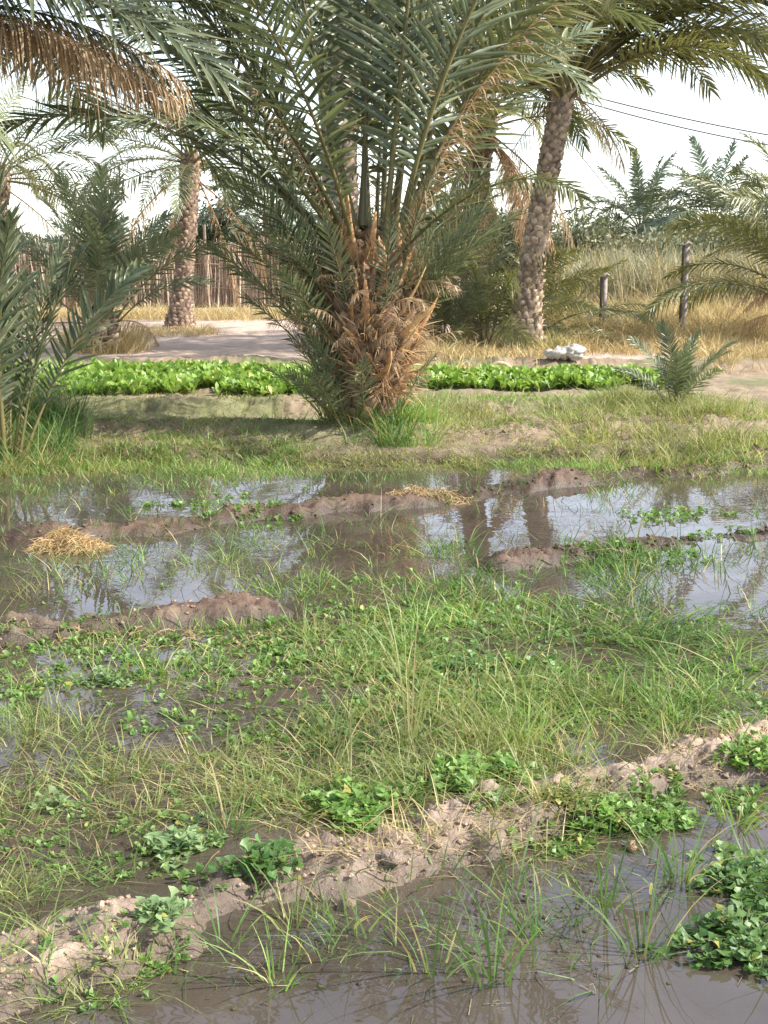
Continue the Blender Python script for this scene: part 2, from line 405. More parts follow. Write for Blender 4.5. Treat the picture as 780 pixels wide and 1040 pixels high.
# ------------------------------------------------------------------ palm fronds
def frond_mesh(name, L, elev, droop, n, ll, lw, tw=0.0, tw2=0.0, side=0.0, kind='green', segs=3, sag=0.15, seed=0, ragged=0.0, start=0.2):
    r = np.random.default_rng(seed)
    K = 22; s = np.linspace(0, 1, K)
    th = R(elev) - R(droop) * s ** 1.5
    ph = R(side) * s ** 1.4
    T = np.stack([np.cos(th) * np.cos(ph), np.cos(th) * np.sin(ph), np.sin(th)], 1)
    P = np.concatenate([[[0, 0, 0]], np.cumsum(T[:-1] * (L / (K - 1)), 0)])
    Bv = nrm(np.cross(np.array([-math.sin(0), 0, 1.0]), T + np.array([1e-4, 0, 0])))
    bad = np.abs(T[:, 2]) > 0.985
    Bv[:] = np.stack([-np.sin(ph), np.cos(ph), np.zeros(K)], 1)
    Nv = nrm(np.cross(T, Bv)); 
    if kind == 'dead': cr = np.array([0.40, 0.26, 0.13])
    elif kind == 'far': cr = np.array([0.20, 0.22, 0.12])
    else: cr = np.array([0.20, 0.175, 0.07])
    mbf = MB()
    rr = (0.019 * (1 - s) ** 1.2 + 0.0035) * (L / 3.2) ** 0.5
    rr[0] *= 1.7; rr[1] *= 1.3
    tubes(mbf, P, rr, 4 if kind == 'far' else 5, cr)
    # leaflets both sides
    out = []
    for sd in (-1, 1):
        u = np.linspace(start, 0.995, n) + r.normal(0, 0.0035, n)
        u = np.clip(u, start, 1.0)
        f = u * (K - 1); i0 = np.minimum(f.astype(int), K - 2); fr = (f - i0)[:, None]
        lerp = lambda A: A[i0] * (1 - fr) + A[i0 + 1] * fr
        p = lerp(P); t = nrm(lerp(T)); bb = nrm(lerp(Bv)); nn = nrm(lerp(Nv))
        tw_ = R(tw) + R(tw2) * u
        b2 = bb * np.cos(tw_)[:, None] + nn * np.sin(tw_)[:, None]; n2 = -bb * np.sin(tw_)[:, None] + nn * np.cos(tw_)[:, None]
        v = np.where(np.arange(n) % 3 == 0, R(26), np.where(np.arange(n) % 3 == 1, R(10), R(-8))) + r.normal(0, R(5), n)
        if kind == 'dead': v = v * 0.6 - R(25)
        a = R(68) - R(40) * (u ** 1.3) + r.normal(0, R(4), n)
        lat = b2 * (sd * np.cos(v))[:, None] + n2 * np.sin(v)[:, None]
        d = nrm(t * np.cos(a)[:, None] + lat * np.sin(a)[:, None])
        prof = np.interp(u, [start, start + 0.08, 0.42, 0.75, 1.0], [0.30, 0.62, 1.0, 0.8, 0.42])
        ln = ll * prof * (1 + r.normal(0, 0.07, n))
        if ragged: 
            keep = r.random(n) > ragged; p, d, t, ln, v, u, n2 = p[keep], d[keep], t[keep], ln[keep], v[keep], u[keep], n2[keep]
        m = len(p)
        kk = np.linspace(0, 1, segs + 1)
        sg = sag * (1 + r.normal(0, 0.4, m))
        bend = r.normal(0, 0.05, (m, 3))
        Q = p[:, None] + d[:, None] * (ln[:, None] * kk)[..., None]
        Q[..., 2] -= (sg * ln)[:, None] * kk ** 2
        Q += bend[:, None] * (ln[:, None] * kk ** 2)[..., None]
        wv = nrm(np.cross(d, n2) + r.normal(0, 0.25, (m, 3)))
        wp = np.interp(kk, [0, 0.25, 0.7, 1], [0.55, 1.0, 0.75, 0.06])
        W = wv[:, None] * (lw / 2 * wp[None] * (0.8 + 0.4 * r.random(m))[:, None])[..., None]
        if kind == 'dead':
            c0 = np.array([0.30, 0.20, 0.115]); c1 = np.array([0.48, 0.37, 0.24])
            tt = r.random((m, 1)); cc = c0 * (1 - tt) + c1 * tt
            colr = np.broadcast_to(cc[:, None], (m, segs + 1, 3))
        elif kind == 'olive':
            tt = r.random((m, 1)); cc = np.array([0.105, 0.125, 0.045]) * (1 - tt) + np.array([0.19, 0.20, 0.075]) * tt
            tip = np.array([0.42, 0.34, 0.17]) * np.ones((m, 3))
            x_ = np.where(r.random(m) < 0.3, 0.8, 0.25)[:, None, None] * (kk ** 3)[None, :, None]
            colr = cc[:, None] * (1 - x_) + tip[:, None] * x_
        elif kind == 'far':
            tt = r.random((m, 1)); cc = np.array([0.10, 0.125, 0.085]) * (1 - tt) + np.array([0.17, 0.20, 0.14]) * tt
            colr = np.broadcast_to(cc[:, None], (m, segs + 1, 3))
        else:
            tt = r.random((m, 1)); cc = np.array([0.078, 0.108, 0.06]) * (1 - tt) + np.array([0.175, 0.205, 0.115]) * tt
            tip = np.array([0.30, 0.27, 0.13]) * np.ones((m, 3))
            x_ = np.where(r.random(m) < 0.2, 0.9, 0.15)[:, None, None] * (kk ** 4)[None, :, None]
            colr = cc[:, None] * (1 - x_) + tip[:, None] * x_
        if kind == 'far': ribbons(mbf, Q, W, colr)
        else: folded(mbf, Q, W, n2[:, None] * np.linalg.norm(W, axis=-1)[..., None] * 0.5, colr)
    # spines on the bare petiole
    if kind != 'far':
        m = 14; u = np.linspace(0.05, start, m); f = u * (K - 1); i0 = f.astype(int); fr = (f - i0)[:, None]
        p = P[i0] * (1 - fr) + P[i0 + 1] * fr; t = T[i0]; sd = np.where(np.arange(m) % 2, 1, -1)[:, None]
        d = nrm(t * 0.7 + Bv[i0] * sd + Nv[i0] * 0.3)
        Q = p[:, None] + d[:, None] * (0.11 * np.linspace(0, 1, 2))[None, :, None]
        W = nrm(np.cross(d, Nv[i0]))[:, None] * np.array([0.005, 0.0006])[None, :, None]
        ribbons(mbf, Q, W, cr)
    return mbf.mesh(name, {'green': M['frond'], 'olive': M['frond'], 'far': M['farfrond'], 'dead': M['dead']}[kind])

LIB = {}
ELS = [84, 72, 60, 46, 30, 12, -8]
def build_lib():
    sd = 100
    for kind, L, n, ll, lw, segs, nv in (('green', 3.3, 60, 0.56, 0.030, 3, 3), ('olive', 3.3, 60, 0.52, 0.031, 3, 2), ('far', 3.2, 46, 0.58, 0.075, 2, 2)):
        for e in ELS:
            LIB[kind, e] = []
            for v in range(nv):
                dr = {84: 22, 72: 42, 60: 62, 46: 78, 30: 80, 12: 75, -8: 62}[e] + random.uniform(-12, 14)
                if kind == 'green': dr *= 0.8
                LIB[kind, e].append(frond_mesh(kind + ' frond', L, e, dr, n, ll, lw, tw=random.uniform(-35, 35), tw2=random.uniform(-60, 60),
                                               side=random.uniform(-22, 22), kind=kind, segs=segs, seed=sd, sag=0.12 if kind == 'green' else 0.25)); sd += 1
    for e, dr in ((40, 95), (5, 70), (-35, 45), (-62, 24), (70, 30)):
        LIB['dead', e] = [frond_mesh('dead frond', 3.0, e, dr, 46, 0.42, 0.02, tw=random.uniform(-20, 20), tw2=random.uniform(-40, 40),
                                     side=random.uniform(-20, 20), kind='dead', segs=3, sag=0.75, seed=sd + v, ragged=0.12) for v in range(2)]; sd += 4
    for e, dr in ((88, 18), (72, 38), (55, 48), (38, 50)):
        LIB['young', e] = [frond_mesh('young frond', 2.0, e, dr + 6 * v, 42, 0.40, 0.032, tw=random.uniform(-40, 40), tw2=random.uniform(-50, 50), side=random.uniform(-18, 18), kind='green', segs=3, seed=sd + v, sag=0.06, start=0.25) for v in range(2)]; sd += 4
    LIB['hang', 10] = [frond_mesh('dead frond', 3.3, 12, 30 + 12 * v, 80, 0.46, 0.022, tw=random.uniform(-15, 15), tw2=20, side=random.uniform(-15, 15), kind='dead', segs=3, sag=0.95, seed=sd + v, ragged=0.06) for v in range(3)]; sd += 4
    LIB['drysucker', 0] = [frond_mesh('dry sucker frond', 1.1, e, 40, 22, 0.24, 0.018, tw=random.uniform(-30, 30), tw2=30, side=random.uniform(-25, 25), kind='dead', segs=3, seed=sd + 40 + k, sag=0.5, start=0.2, ragged=.2) for k, e in enumerate((60, 40, 20))]
    LIB['ghang', 10] = [frond_mesh('overhanging frond', 3.4, 14, 28 + 12 * v, 76, 0.46, 0.024, tw=random.uniform(-15, 15), tw2=20, side=random.uniform(-15, 15), kind='green', segs=4, sag=0.55, seed=sd + 60 + v) for v in range(3)]
    LIB['sucker', 0] = [frond_mesh('sucker frond', 1.3, e, 25, 30, 0.30, 0.022, tw=random.uniform(-30, 30), tw2=30, side=random.uniform(-15, 15), kind='green', segs=2, seed=sd + k, sag=0.05, start=0.3) for k, e in enumerate((80, 66, 52))]
build_lib()
def add_frond(root, kind, elev, az, loc, scale=1.0, name='frond', sx=0.0):
    key = min([k[1] for k in LIB if k[0] == kind], key=lambda e: abs(e - elev))
    o = link(name, random.choice(LIB[kind, key]), root)
    d = elev - key if 'sucker' not in kind else 0
    a = R(az)
    o.rotation_mode = 'XYZ'
    o.rotation_euler = (R(sx), -R(d), a)
    o.location = (loc[0], loc[1], loc[2]); o.scale = (scale,) * 3
    return o

def trunk_mesh(pts, radii, scale_h=0.09, scale_w=0.17, out=0.05, col=(0.30, 0.225, 0.165), seed=0, core_sides=14, up=1.0):
    """palm trunk: a tapering core clad in overlapping pruned leaf bases set in spirals"""
    r = np.random.default_rng(seed)
    pts = np.array(pts, float); mbt = MB()
    seg = np.concatenate([[0], np.cumsum(np.linalg.norm(np.diff(pts, axis=0), axis=1))]); Lt = seg[-1]
    K = 26; s = np.linspace(0, Lt, K)
    # smooth path
    P = np.stack([np.interp(s, seg, pts[:, k]) for k in range(3)], 1)
    for _ in range(3): P[1:-1] = (P[:-2] + 2 * P[1:-1] + P[2:]) / 4
    rad = np.interp(s, seg, radii) 
    col = np.array(col)
    tubes(mbt, P, rad, core_sides, col * 0.7)
    rows = int(Lt / scale_h)
    for i in range(rows):
        h = (i + 0.5) / rows * (K - 1); i0 = min(int(h), K - 2); f = h - i0
        c = P[i0] * (1 - f) + P[i0 + 1] * f; ax = nrm(P[i0 + 1] - P[i0]); ra = rad[i0] * (1 - f) + rad[i0 + 1] * f
        nper = max(6, int(round(2 * math.pi * ra / scale_w)))
        e1 = nrm(np.cross(ax, [0, 1, 0.01])); e2 = np.cross(ax, e1)
        for k in range(nper):
            if r.random() < 0.07: continue
            th = 2 * math.pi * (k + 0.5 * (i % 2) + r.normal(0, 0.06)) / nper + i * 0.05
            o = e1 * math.cos(th) + e2 * math.sin(th); tg = np.cross(ax, o)
            w = scale_w * 0.56 * (0.85 + 0.3 * r.random()); hh = scale_h * (1.15 + 0.3 * r.random()); ou = out * (0.6 + 0.8 * r.random())
            b = c + o * (ra - 0.012)
            v = [b - tg * w - ax * hh * 0.5, b + tg * w - ax * hh * 0.5,
                 b + o * ou * 0.7 - tg * w * 0.75 + ax * hh * 0.15 * up, b + o * ou * 0.7 + tg * w * 0.75 + ax * hh * 0.15 * up,
                 b + o * ou * 1.1 - tg * w * 0.28 + ax * hh * 0.62 * up, b + o * ou * 1.1 + tg * w * 0.28 + ax * hh * 0.62 * up,
                 b - tg * w * 0.6 + ax * hh * 0.5, b + tg * w * 0.6 + ax * hh * 0.5]
            v = np.array(v) + r.normal(0, 0.009, (8, 3))
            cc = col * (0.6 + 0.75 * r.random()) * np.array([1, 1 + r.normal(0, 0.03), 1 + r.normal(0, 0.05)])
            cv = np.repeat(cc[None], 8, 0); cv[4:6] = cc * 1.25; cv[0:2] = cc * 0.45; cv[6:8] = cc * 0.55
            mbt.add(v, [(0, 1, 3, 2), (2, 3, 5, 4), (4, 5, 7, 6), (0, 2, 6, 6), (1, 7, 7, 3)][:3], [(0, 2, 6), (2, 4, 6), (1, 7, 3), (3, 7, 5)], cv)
    return mbt, P

def stub_mesh(name, L, w, curve, seed, col):
    r = np.random.default_rng(seed); K = 6; s = np.linspace(0, 1, K)
    th = R(10) + R(curve) * s
    P = np.zeros((K, 3)); P[:, 0] = np.cumsum(np.cos(th)) * L / K; P[:, 2] = np.cumsum(np.sin(th)) * L / K
    P[:, 1] += np.sin(s * 3 + seed) * 0.02
    P -= P[0]
    m_ = MB(); c = np.array(col)
    cc = np.stack([c * 0.6, c * 0.9, c, c * 1.05, c * 1.1, c * 1.25])
    tubes(m_, P, w * np.array([1.25, 1.0, 0.62, 0.42, 0.30, 0.13]), 6, cc[None], flat=0.33)
    n = m_.n; m_.add(P[-1:] + [[0.004, 0, 0]], c=c * 1.3)
    m_.T.append(np.array([(n - 6 + k, n - 6 + (k + 1) % 6, n) for k in range(6)]))
    # loose fibres
    m = 16; d = nrm(np.stack([r.normal(0.6, 0.3, m), r.normal(0, 0.5, m), r.normal(-0.1, 0.6, m)], 1)); p0 = P[r.integers(0, 3, m)]
    kk = np.linspace(0, 1, 4); Q = p0[:, None] + d[:, None] * (0.16 * kk)[None, :, None]; Q[..., 2] -= 0.07 * kk ** 2
    ribbons(m_, Q, np.broadcast_to(np.array([0, 0.004, 0.002]), Q.shape) * (1 - kk * 0.8)[None, :, None], c * 0.8)
    return m_.mesh(name, M['stub'])

def gz(x, y): return float(H(np.array([x]), np.array([y]))[0])
def crown(root, kind, n, top, scale, el=(80, -5), spread=0.10, az0=0.0, jit=10, power=0.9):
    for i in range(n):
        t = ((i + 0.5) / n) ** power
        e = el[0] + (el[1] - el[0]) * t + random.uniform(-5, 5)
        az = az0 + i * 137.5 + random.uniform(-jit, jit)
        q = spread * (0.4 + t)
        add_frond(root, kind, e, az, (top[0] + q * math.cos(R(az)), top[1] + q * math.sin(R(az)), top[2] - 0.25 * t * scale), scale * random.uniform(0.88, 1.1), sx=random.uniform(-8, 8))
def dead_skirt(root, n, top, scale, els=(-35, -62), az=(0, 360)):
    for i in range(n):
        a = random.uniform(*az)
        o = add_frond(root, 'dead', random.choice(els), a, (top[0] + 0.13 * math.cos(R(a)), top[1] + 0.13 * math.sin(R(a)), top[2] - 0.3 - random.uniform(0, 0.2)), scale * random.uniform(0.8, 1.1), 'dead_frond')
def tall_palm(label, bx, by, lean, height, r0, r1, kind, nf, scale, el=(80, -8), dead=6, group=None, seed=1, flare=1.5, col=(0.30, 0.225, 0.165), els=(-35, -62), detail=(0.10, 0.17, 0.05)):
    z0 = gz(bx, by) - 0.05
    root = empty('date_palm', (bx, by, z0)); tag(root, label, 'palm', group)
    m = 9; s = np.linspace(0, 1, m)
    pts = np.stack([lean[0] * s ** 1.3 + 0.03 * np.sin(s * 5 + seed), lean[1] * s, height * s], 1)
    rad = r0 + (r1 - r0) * s; rad[0] = r0 * flare; rad[1] = r0 * (1 + (flare - 1) * 0.3); rad[-1] = r1 * 1.1; rad[-2] = r1 * 1.18
    tb, P = trunk_mesh(pts, rad, *detail, seed=seed, col=col)
    tb.build('trunk', M['bark'], root, smooth=False)
    top = P[-1]
    crown(root, kind, nf, top, scale, el, az0=seed * 31)
    if dead: dead_skirt(root, dead, top, scale, els)
    return root, top

# ---- main palm in the middle: short stout, bristling with old leaf bases
mx, my = [float(v) for v in GZ(372, 436)]
mz = gz(mx, my)
root = empty('date_palm', (mx, my, mz - 0.03))
tag(root, 'large central date palm with short trunk bristling with orange-brown leaf stubs', 'palm', 'date palms of the grove')
pts = [(0, 0, 0), (0.01, 0, 0.35), (0.04, 0, 0.7), (0.05, 0, 1.05), (0.06, 0, 1.25), (0.04, 0, 1.6)]
tb, P = trunk_mesh(pts, [0.20, 0.24, 0.35, 0.38, 0.30, 0.12], 0.09, 0.13, 0.05, seed=4, col=(0.20, 0.135, 0.085))
tb.build('trunk', M['bark'], root, smooth=False)
stubs = [stub_mesh('leaf stub', 0.30 + 0.045 * k, 0.044 + 0.008 * (k % 3), 12 + 14 * (k % 4), k, c) for k, c in enumerate([(0.50, 0.29, 0.13), (0.38, 0.21, 0.10), (0.58, 0.37, 0.19), (0.28, 0.16, 0.09), (0.52, 0.34, 0.16), (0.42, 0.24, 0.11)])]
for i in range(98):
    t = i / 97; h = 0.40 + 0.95 * t; az = i * 137.5 + random.uniform(-12, 12)
    rr = float(np.interp(h, [0.4, 0.65, 0.95, 1.3], [0.18, 0.27, 0.31, 0.25]))
    o = link('leaf_stub', random.choice(stubs), root)
    o.location = (0.04 + rr * math.cos(R(az)), rr * math.sin(R(az)), h)
    tilt = float(np.interp(t, [0, 0.2, 0.6, 1], [0, 28, 48, 64])) + random.uniform(-14, 14)
    o.rotation_euler = (random.uniform(-0.4, 0.4), -R(tilt), R(az)); s = random.uniform(0.75, 1.25); o.scale = (s * 1.05, s, s)
top = (0.05, 0, 1.34)
# fronds named by direction: azimuth 0 right, 90 away, 180 left, 270 to the viewer
spec = [(176, 52, 1.16), (183, 63, 1.22), (168, 44, 1.0), (190, 56, 1.08), (160, 68, 1.25), (150, 58, 1.1),
        (140, 76, 1.2), (235, 60, 1.0), (100, 80, 1.25), (300, 82, 1.25), (60, 80, 1.25), (20, 80, 1.25), (350, 76, 1.2),
        (330, 74, 1.2), (10, 66, 1.15), (25, 68, 1.1), (45, 62, 1.0), (80, 66, 1.0), 
        (130, 50, 0.9), (215, 50, 0.7), (325, 44, 0.62), (0, 84, 1.3), (120, 84, 1.3), (180, 80, 1.25)]
for az, e, s in spec:
    add_frond(root, 'green' if (az > 90 and az < 290) or random.random() < 0.5 else 'olive', e, az + random.uniform(-4, 4),
              (top[0] + 0.16 * math.cos(R(az)), 0.16 * math.sin(R(az)), top[2] + random.uniform(-0.25, 0.15) + 0.15 * (e > 70)), s, sx=random.uniform(-6, 6))
for az, e, s in [(20, 70, 0.75), (350, 70, 0.8), (330, 70, 0.6), (200, 70, 0.6)]:
    add_frond(root, 'dead', e, az, (top[0] + 0.2 * math.cos(R(az)), 0.2 * math.sin(R(az)), 1.3), s, 'dead_frond')
# matted dry fibre and split leaf sheaths clothing the trunk
m1 = MB(); r = np.random.default_rng(12); n = 2600
a = r.random(n) * 6.28; hq = 0.30 + 1.05 * r.random(n); rr = np.interp(hq, [.3, .65, .95, 1.35], [.2, .30, .33, .24])
e = np.radians(np.interp(hq, [.3, .6, 1.3], [0, 48, 76]) + r.normal(0, 20, n)); k = np.linspace(0, 1, 5); Lf = 0.08 + 0.24 * r.random(n)
az_ = a + r.normal(0, .5, n); d = np.stack([np.cos(az_) * np.cos(e), np.sin(az_) * np.cos(e), np.sin(e)], 1)
Q = np.stack([.04 + rr * np.cos(a), rr * np.sin(a), hq], 1)[:, None] + d[:, None] * (Lf[:, None] * k)[..., None]
Q[..., 2] -= (0.12 * Lf * (r.random(n) + .3))[:, None] * k ** 2 * 2
W = nrm(np.cross(d, r.normal(0, 1, (n, 3))))[:, None] * ((0.004 + 0.010 * r.random(n) ** 2)[:, None] * np.array([1, 1, .8, .5, .1]))[..., None]
t = r.random((n, 1)); ribbons(m1, Q, W, np.array([0.27, 0.17, 0.09]) * (1 - t) + np.array([0.60, 0.44, 0.26]) * t)
m1.build('dry_fibre', M['straw'], root)
for i in range(22):
    az = random.uniform(110, 240); add_frond(root, 'sucker', 0, az, (0.28 * math.cos(R(az)), 0.28 * math.sin(R(az)), random.uniform(.3, 1.1)), random.uniform(.55, .95), 'sucker_frond', sx=random.uniform(-15, 15))
# suckers at the foot and short green shoots among the stubs
for i in range(34):
    az = random.choice([random.uniform(150, 250), random.uniform(0, 360)]); rr = random.uniform(0.12, 0.34); h = random.choice([0.0, 0.0, 0.05, 0.5, 0.8])
    o = add_frond(root, 'sucker', 0, az, (rr * math.cos(R(az)), rr * math.sin(R(az)), h), random.uniform(0.45, 0.8), 'sucker_frond', sx=random.uniform(-12, 12))
for i in range(34):
    az = random.uniform(180, 390); h = random.uniform(0.55, 1.25)
    add_frond(root, 'drysucker', 0, az, (0.30 * math.cos(R(az)), 0.30 * math.sin(R(az)), h), random.uniform(0.25, 0.5), 'dead_frond', sx=random.uniform(-20, 20))
for az, h, s in [(350, .75, 1.05), (358, .55, .95), (335, .85, 1.0), (12, .7, 1.1), (20, .9, 1.1), (175, .55, 1.05), (188, .8, 1.1), (165, .7, 1.0), (210, .9, 1.0), (230, .6, .8), (305, 0.75, 0.75), (345, 0.7, 0.85), (5, 0.8, 0.9), (255, 0.7, 0.8), (200, 0.75, 0.95), (182, 0.6, 0.8), (215, 0.5, 0.7), (325, 0.95, 0.95)]:
    add_frond(root, 'sucker', 0, az, (0.3 * math.cos(R(az)), 0.3 * math.sin(R(az)), h), s, 'sucker_frond', sx=random.uniform(-12, 12))

GP = 'date palms of the grove'
def px_palm(label, px, py, topx, topy, **kw):
    x, y = [float(v) for v in GZ(px, py)]
    tx, _, tz = at_depth(topx, topy, y)
    return tall_palm(label, x, y, (tx - x, 0.2), tz, group=GP, **kw)
# right palm with the leaning scaly trunk
rp, rtop = px_palm('tall date palm with leaning pale scaly trunk right of the central palm', 533, 356, 574, 84, r0=0.195, r1=0.14, kind='olive', nf=36, scale=1.1, el=(86, 24), dead=0, seed=3, flare=1.5, col=(0.34, 0.26, 0.185), detail=(0.085, 0.13, 0.038))
for az, e, s, k in [(2, 46, 1.45, 'olive'), (-18, 40, 1.4, 'olive'), (20, 44, 1.45, 'olive'), (-30, 46, 1.4, 'olive'), (-8, 60, 1.5, 'green'), (5, 60, 1.5, 'olive'), (25, 60, 1.5, 'green'), (-35, 60, 1.4, 'olive'), (-15, 72, 1.5, 'olive'), (15, 72, 1.5, 'green'), (2, 42, 1.35, 'olive'), (-6, 30, 1.3, 'olive'), (8, 30, 1.25, 'olive'), (12, 40, 1.45, 'olive'), (-3, 54, 1.4, 'olive'), (15, 30, 1.4, 'green'), (0, -40, 0.5, 'dead'), (20, -30, 0.55, 'dead'), (150, -40, 0.7, 'dead'), (178, 8, 1.1, 'hang'), (190, 20, 1.1, 'hang'), (165, 30, 1.2, 'hang'), (175, 46, 1.2, 'olive'), (170, 60, 1.2, 'olive'), (-14, 50, 1.3, 'olive'), (178, 34, 1.1, 'olive'), (186, 18, 1.0, 'dead'), (172, 5, 0.9, 'dead'), (200, 40, 1.1, 'dead'), (4, 28, 1.2, 'olive'), (-20, 34, 1.2, 'olive')]:
    add_frond(rp, k, e, az, (rtop[0], rtop[1], rtop[2] - 0.1), s, 'dead_frond' if k in ('dead', 'hang') else 'frond')
# left palm, further, short crown
px_palm('slender date palm with reddish trunk left of the central palm before the reed fence', 184, 334, 193, 158, r0=0.18, r1=0.17, kind='green', nf=30, scale=0.85, el=(70, -8), dead=4, seed=5, flare=1.9, col=(0.26, 0.185, 0.135), detail=(0.075, 0.12, 0.03))
# palms half hidden behind the middle one
px_palm('date palm trunk rising directly behind the left side of the central palm', 346, 366, 343, 40, r0=0.22, r1=0.2, kind='green', nf=24, scale=1.2, el=(80, 10), dead=0, seed=6, col=(0.22, 0.17, 0.13))
px_palm('shaggy date palm with hanging dead fronds between central palm and leaning palm', 478, 344, 492, 118, r0=0.20, r1=0.17, kind='olive', nf=20, scale=0.9, el=(78, 15), dead=26, seed=8, col=(0.24, 0.18, 0.14), els=(-62, -62, -35))
px_palm('palm partly hidden behind the leaning trunk with crown above it', 640, 338, 632, 30, r0=0.22, r1=0.2, kind='olive', nf=16, scale=1.0, el=(78, 20), dead=0, seed=18) if False else None
# distant palms
def far_palm(label, px, topy, Yd, nf, scale, kind='far', dead=5, seed=1, el=(82, -10)):
    x, y, z = at_depth(px, topy, Yd)
    return tall_palm(label, x, Yd, (0.1, 0), z, 0.22, 0.2, kind, nf, scale, el=el, dead=dead, group=GP, seed=seed, detail=(0.16, 0.22, 0.05))
far_palm('distant grey-green date palm whose full crown stands against the white sky right', 648, 232, 52, 38, 0.95, seed=11)
far_palm('distant date palm at the right behind the yellow-green palm fronds', 722, 226, 48, 36, 0.95, seed=12)
far_palm('distant drooping date palm above the reed fence left of the central palm', 272, 212, 50, 30, 0.95, seed=13, el=(60, -8), dead=14)
far_palm('pale yellowish date palm crown at the left photo edge behind the bushy palm', -8, 176, 27, 30, 0.85, kind='olive', seed=14, el=(70, -8), dead=4)
# overhanging palm at the left, trunk outside the picture
x, y, z = at_depth(-215, 10, 9.5)
op, otop = tall_palm('palm beyond the left photo edge whose brown and green fronds overhang the top left', x, y, (0.2, 0.1), z, 0.24, 0.2, 'green', 26, 1.0, el=(80, 0), dead=0, group=GP, seed=15)
for az, e, s, k in [(0, 6, 0.8, 'hang'), (8, 2, 0.7, 'hang'), (-6, 4, 0.7, 'hang'), (14, 6, 0.75, 'hang'), (4, 9, 0.8, 'hang'), (2, 16, 0.95, 'ghang'), (-4, 20, 0.95, 'ghang'), (9, 14, 1.0, 'ghang'), (18, 16, 1.0, 'ghang'),
        (-12, 12, 0.85, 'ghang'), (5, 26, 1.05, 'ghang'), (12, 30, 1.1, 'ghang'), (22, 26, 1.1, 'ghang'), (0, 8, .7, 'ghang'), (3, 30, 1.2, 'green'), (12, 30, 1.1, 'green'), (-6, 40, 1.2, 'green'), (10, 46, 1.25, 'green'), (24, 34, 1.2, 'green')]:
    add_frond(op, k, e, az, (otop[0], otop[1], otop[2] - 0.1), s, 'dead_frond' if k in ('dead', 'hang') else 'frond')

# ---- bushy palms without trunks
def bush_palm(label, px, py, n, scale, kind='green', el=(85, 30), dead=0, spread=0.25, cat='palm', group='young bushy palms', skew=None, base_h=0.0, name='bushy_palm'):
    x, y = [float(v) for v in GZ(px, py)]
    root = empty(name, (x, y, gz(x, y) - 0.02)); tag(root, label, cat, group)
    if base_h:
        tb, P = trunk_mesh([(0, 0, 0), (0, 0, base_h * 0.6), (0, 0, base_h)], [0.2, 0.24, 0.12], 0.09, 0.14, 0.06, seed=int(px) % 50)
        tb.build('trunk', M['bark'], root, smooth=False)
    for i in range(n):
        t = (i + 0.5) / n; az = i * 137.5 + random.uniform(-12, 12)
        e = el[0] + (el[1] - el[0]) * t + random.uniform(-6, 6)
        if skew: az = random.uniform(*skew)
        add_frond(root, kind, e, az, (spread * t * math.cos(R(az)), spread * t * math.sin(R(az)), base_h * (1 - 0.4 * t)), scale * random.uniform(0.8, 1.1), sx=random.uniform(-10, 10))
    for i in range(dead):
        az = random.uniform(0, 360)
        add_frond(root, 'dead', random.choice((40, 5)), az, (spread * 0.6 * math.cos(R(az)), spread * 0.6 * math.sin(R(az)), base_h * 0.5 + 0.1), scale * random.uniform(0.5, 0.8), 'dead_frond')
    return root
bush_palm('bushy blue-green palm clump in front of the slender left palm', 105, 358, 28, 0.95, 'young', el=(90, 44), base_h=0.7, dead=4)
bush_palm('young palm with upright fronds cut by the left photo edge', 2, 448, 18, 0.98, 'young', el=(90, 72), spread=0.15)
bush_palm('olive palm thicket just right of the leaning palm trunk', 558, 342, 30, 0.58, 'olive', el=(84, 15), dead=4, spread=0.8)
bush_palm('dark palm thicket between the central palm and the leaning trunk', 492, 352, 30, 0.72, 'olive', el=(84, 20), dead=6, spread=0.8)
bush_palm('dense palm clump in shade immediately right of the central trunk', 448, 352, 24, 0.55, 'green', el=(84, 20), dead=6, spread=0.5)
bush_palm('yellow-green palm at the right photo edge with brown drooping lower fronds', 834, 350, 40, 0.90, 'olive', el=(87, 34), dead=18, base_h=0.8, spread=0.3)
# seedling palm among the yellow grass, right
x, y = [float(v) for v in GZ(686, 418)]
root = empty('palm_seedling', (x, y, gz(x, y))); tag(root, 'small lone silvery palm seedling standing in yellow-green grass', 'palm seedling')
for i in range(12):
    add_frond(root, 'young', 88 - i * 3.4, i * 137.5, (0.03 * math.cos(i), 0.03 * math.sin(i), 0), random.uniform(0.32, 0.43), sx=random.uniform(-10, 10))

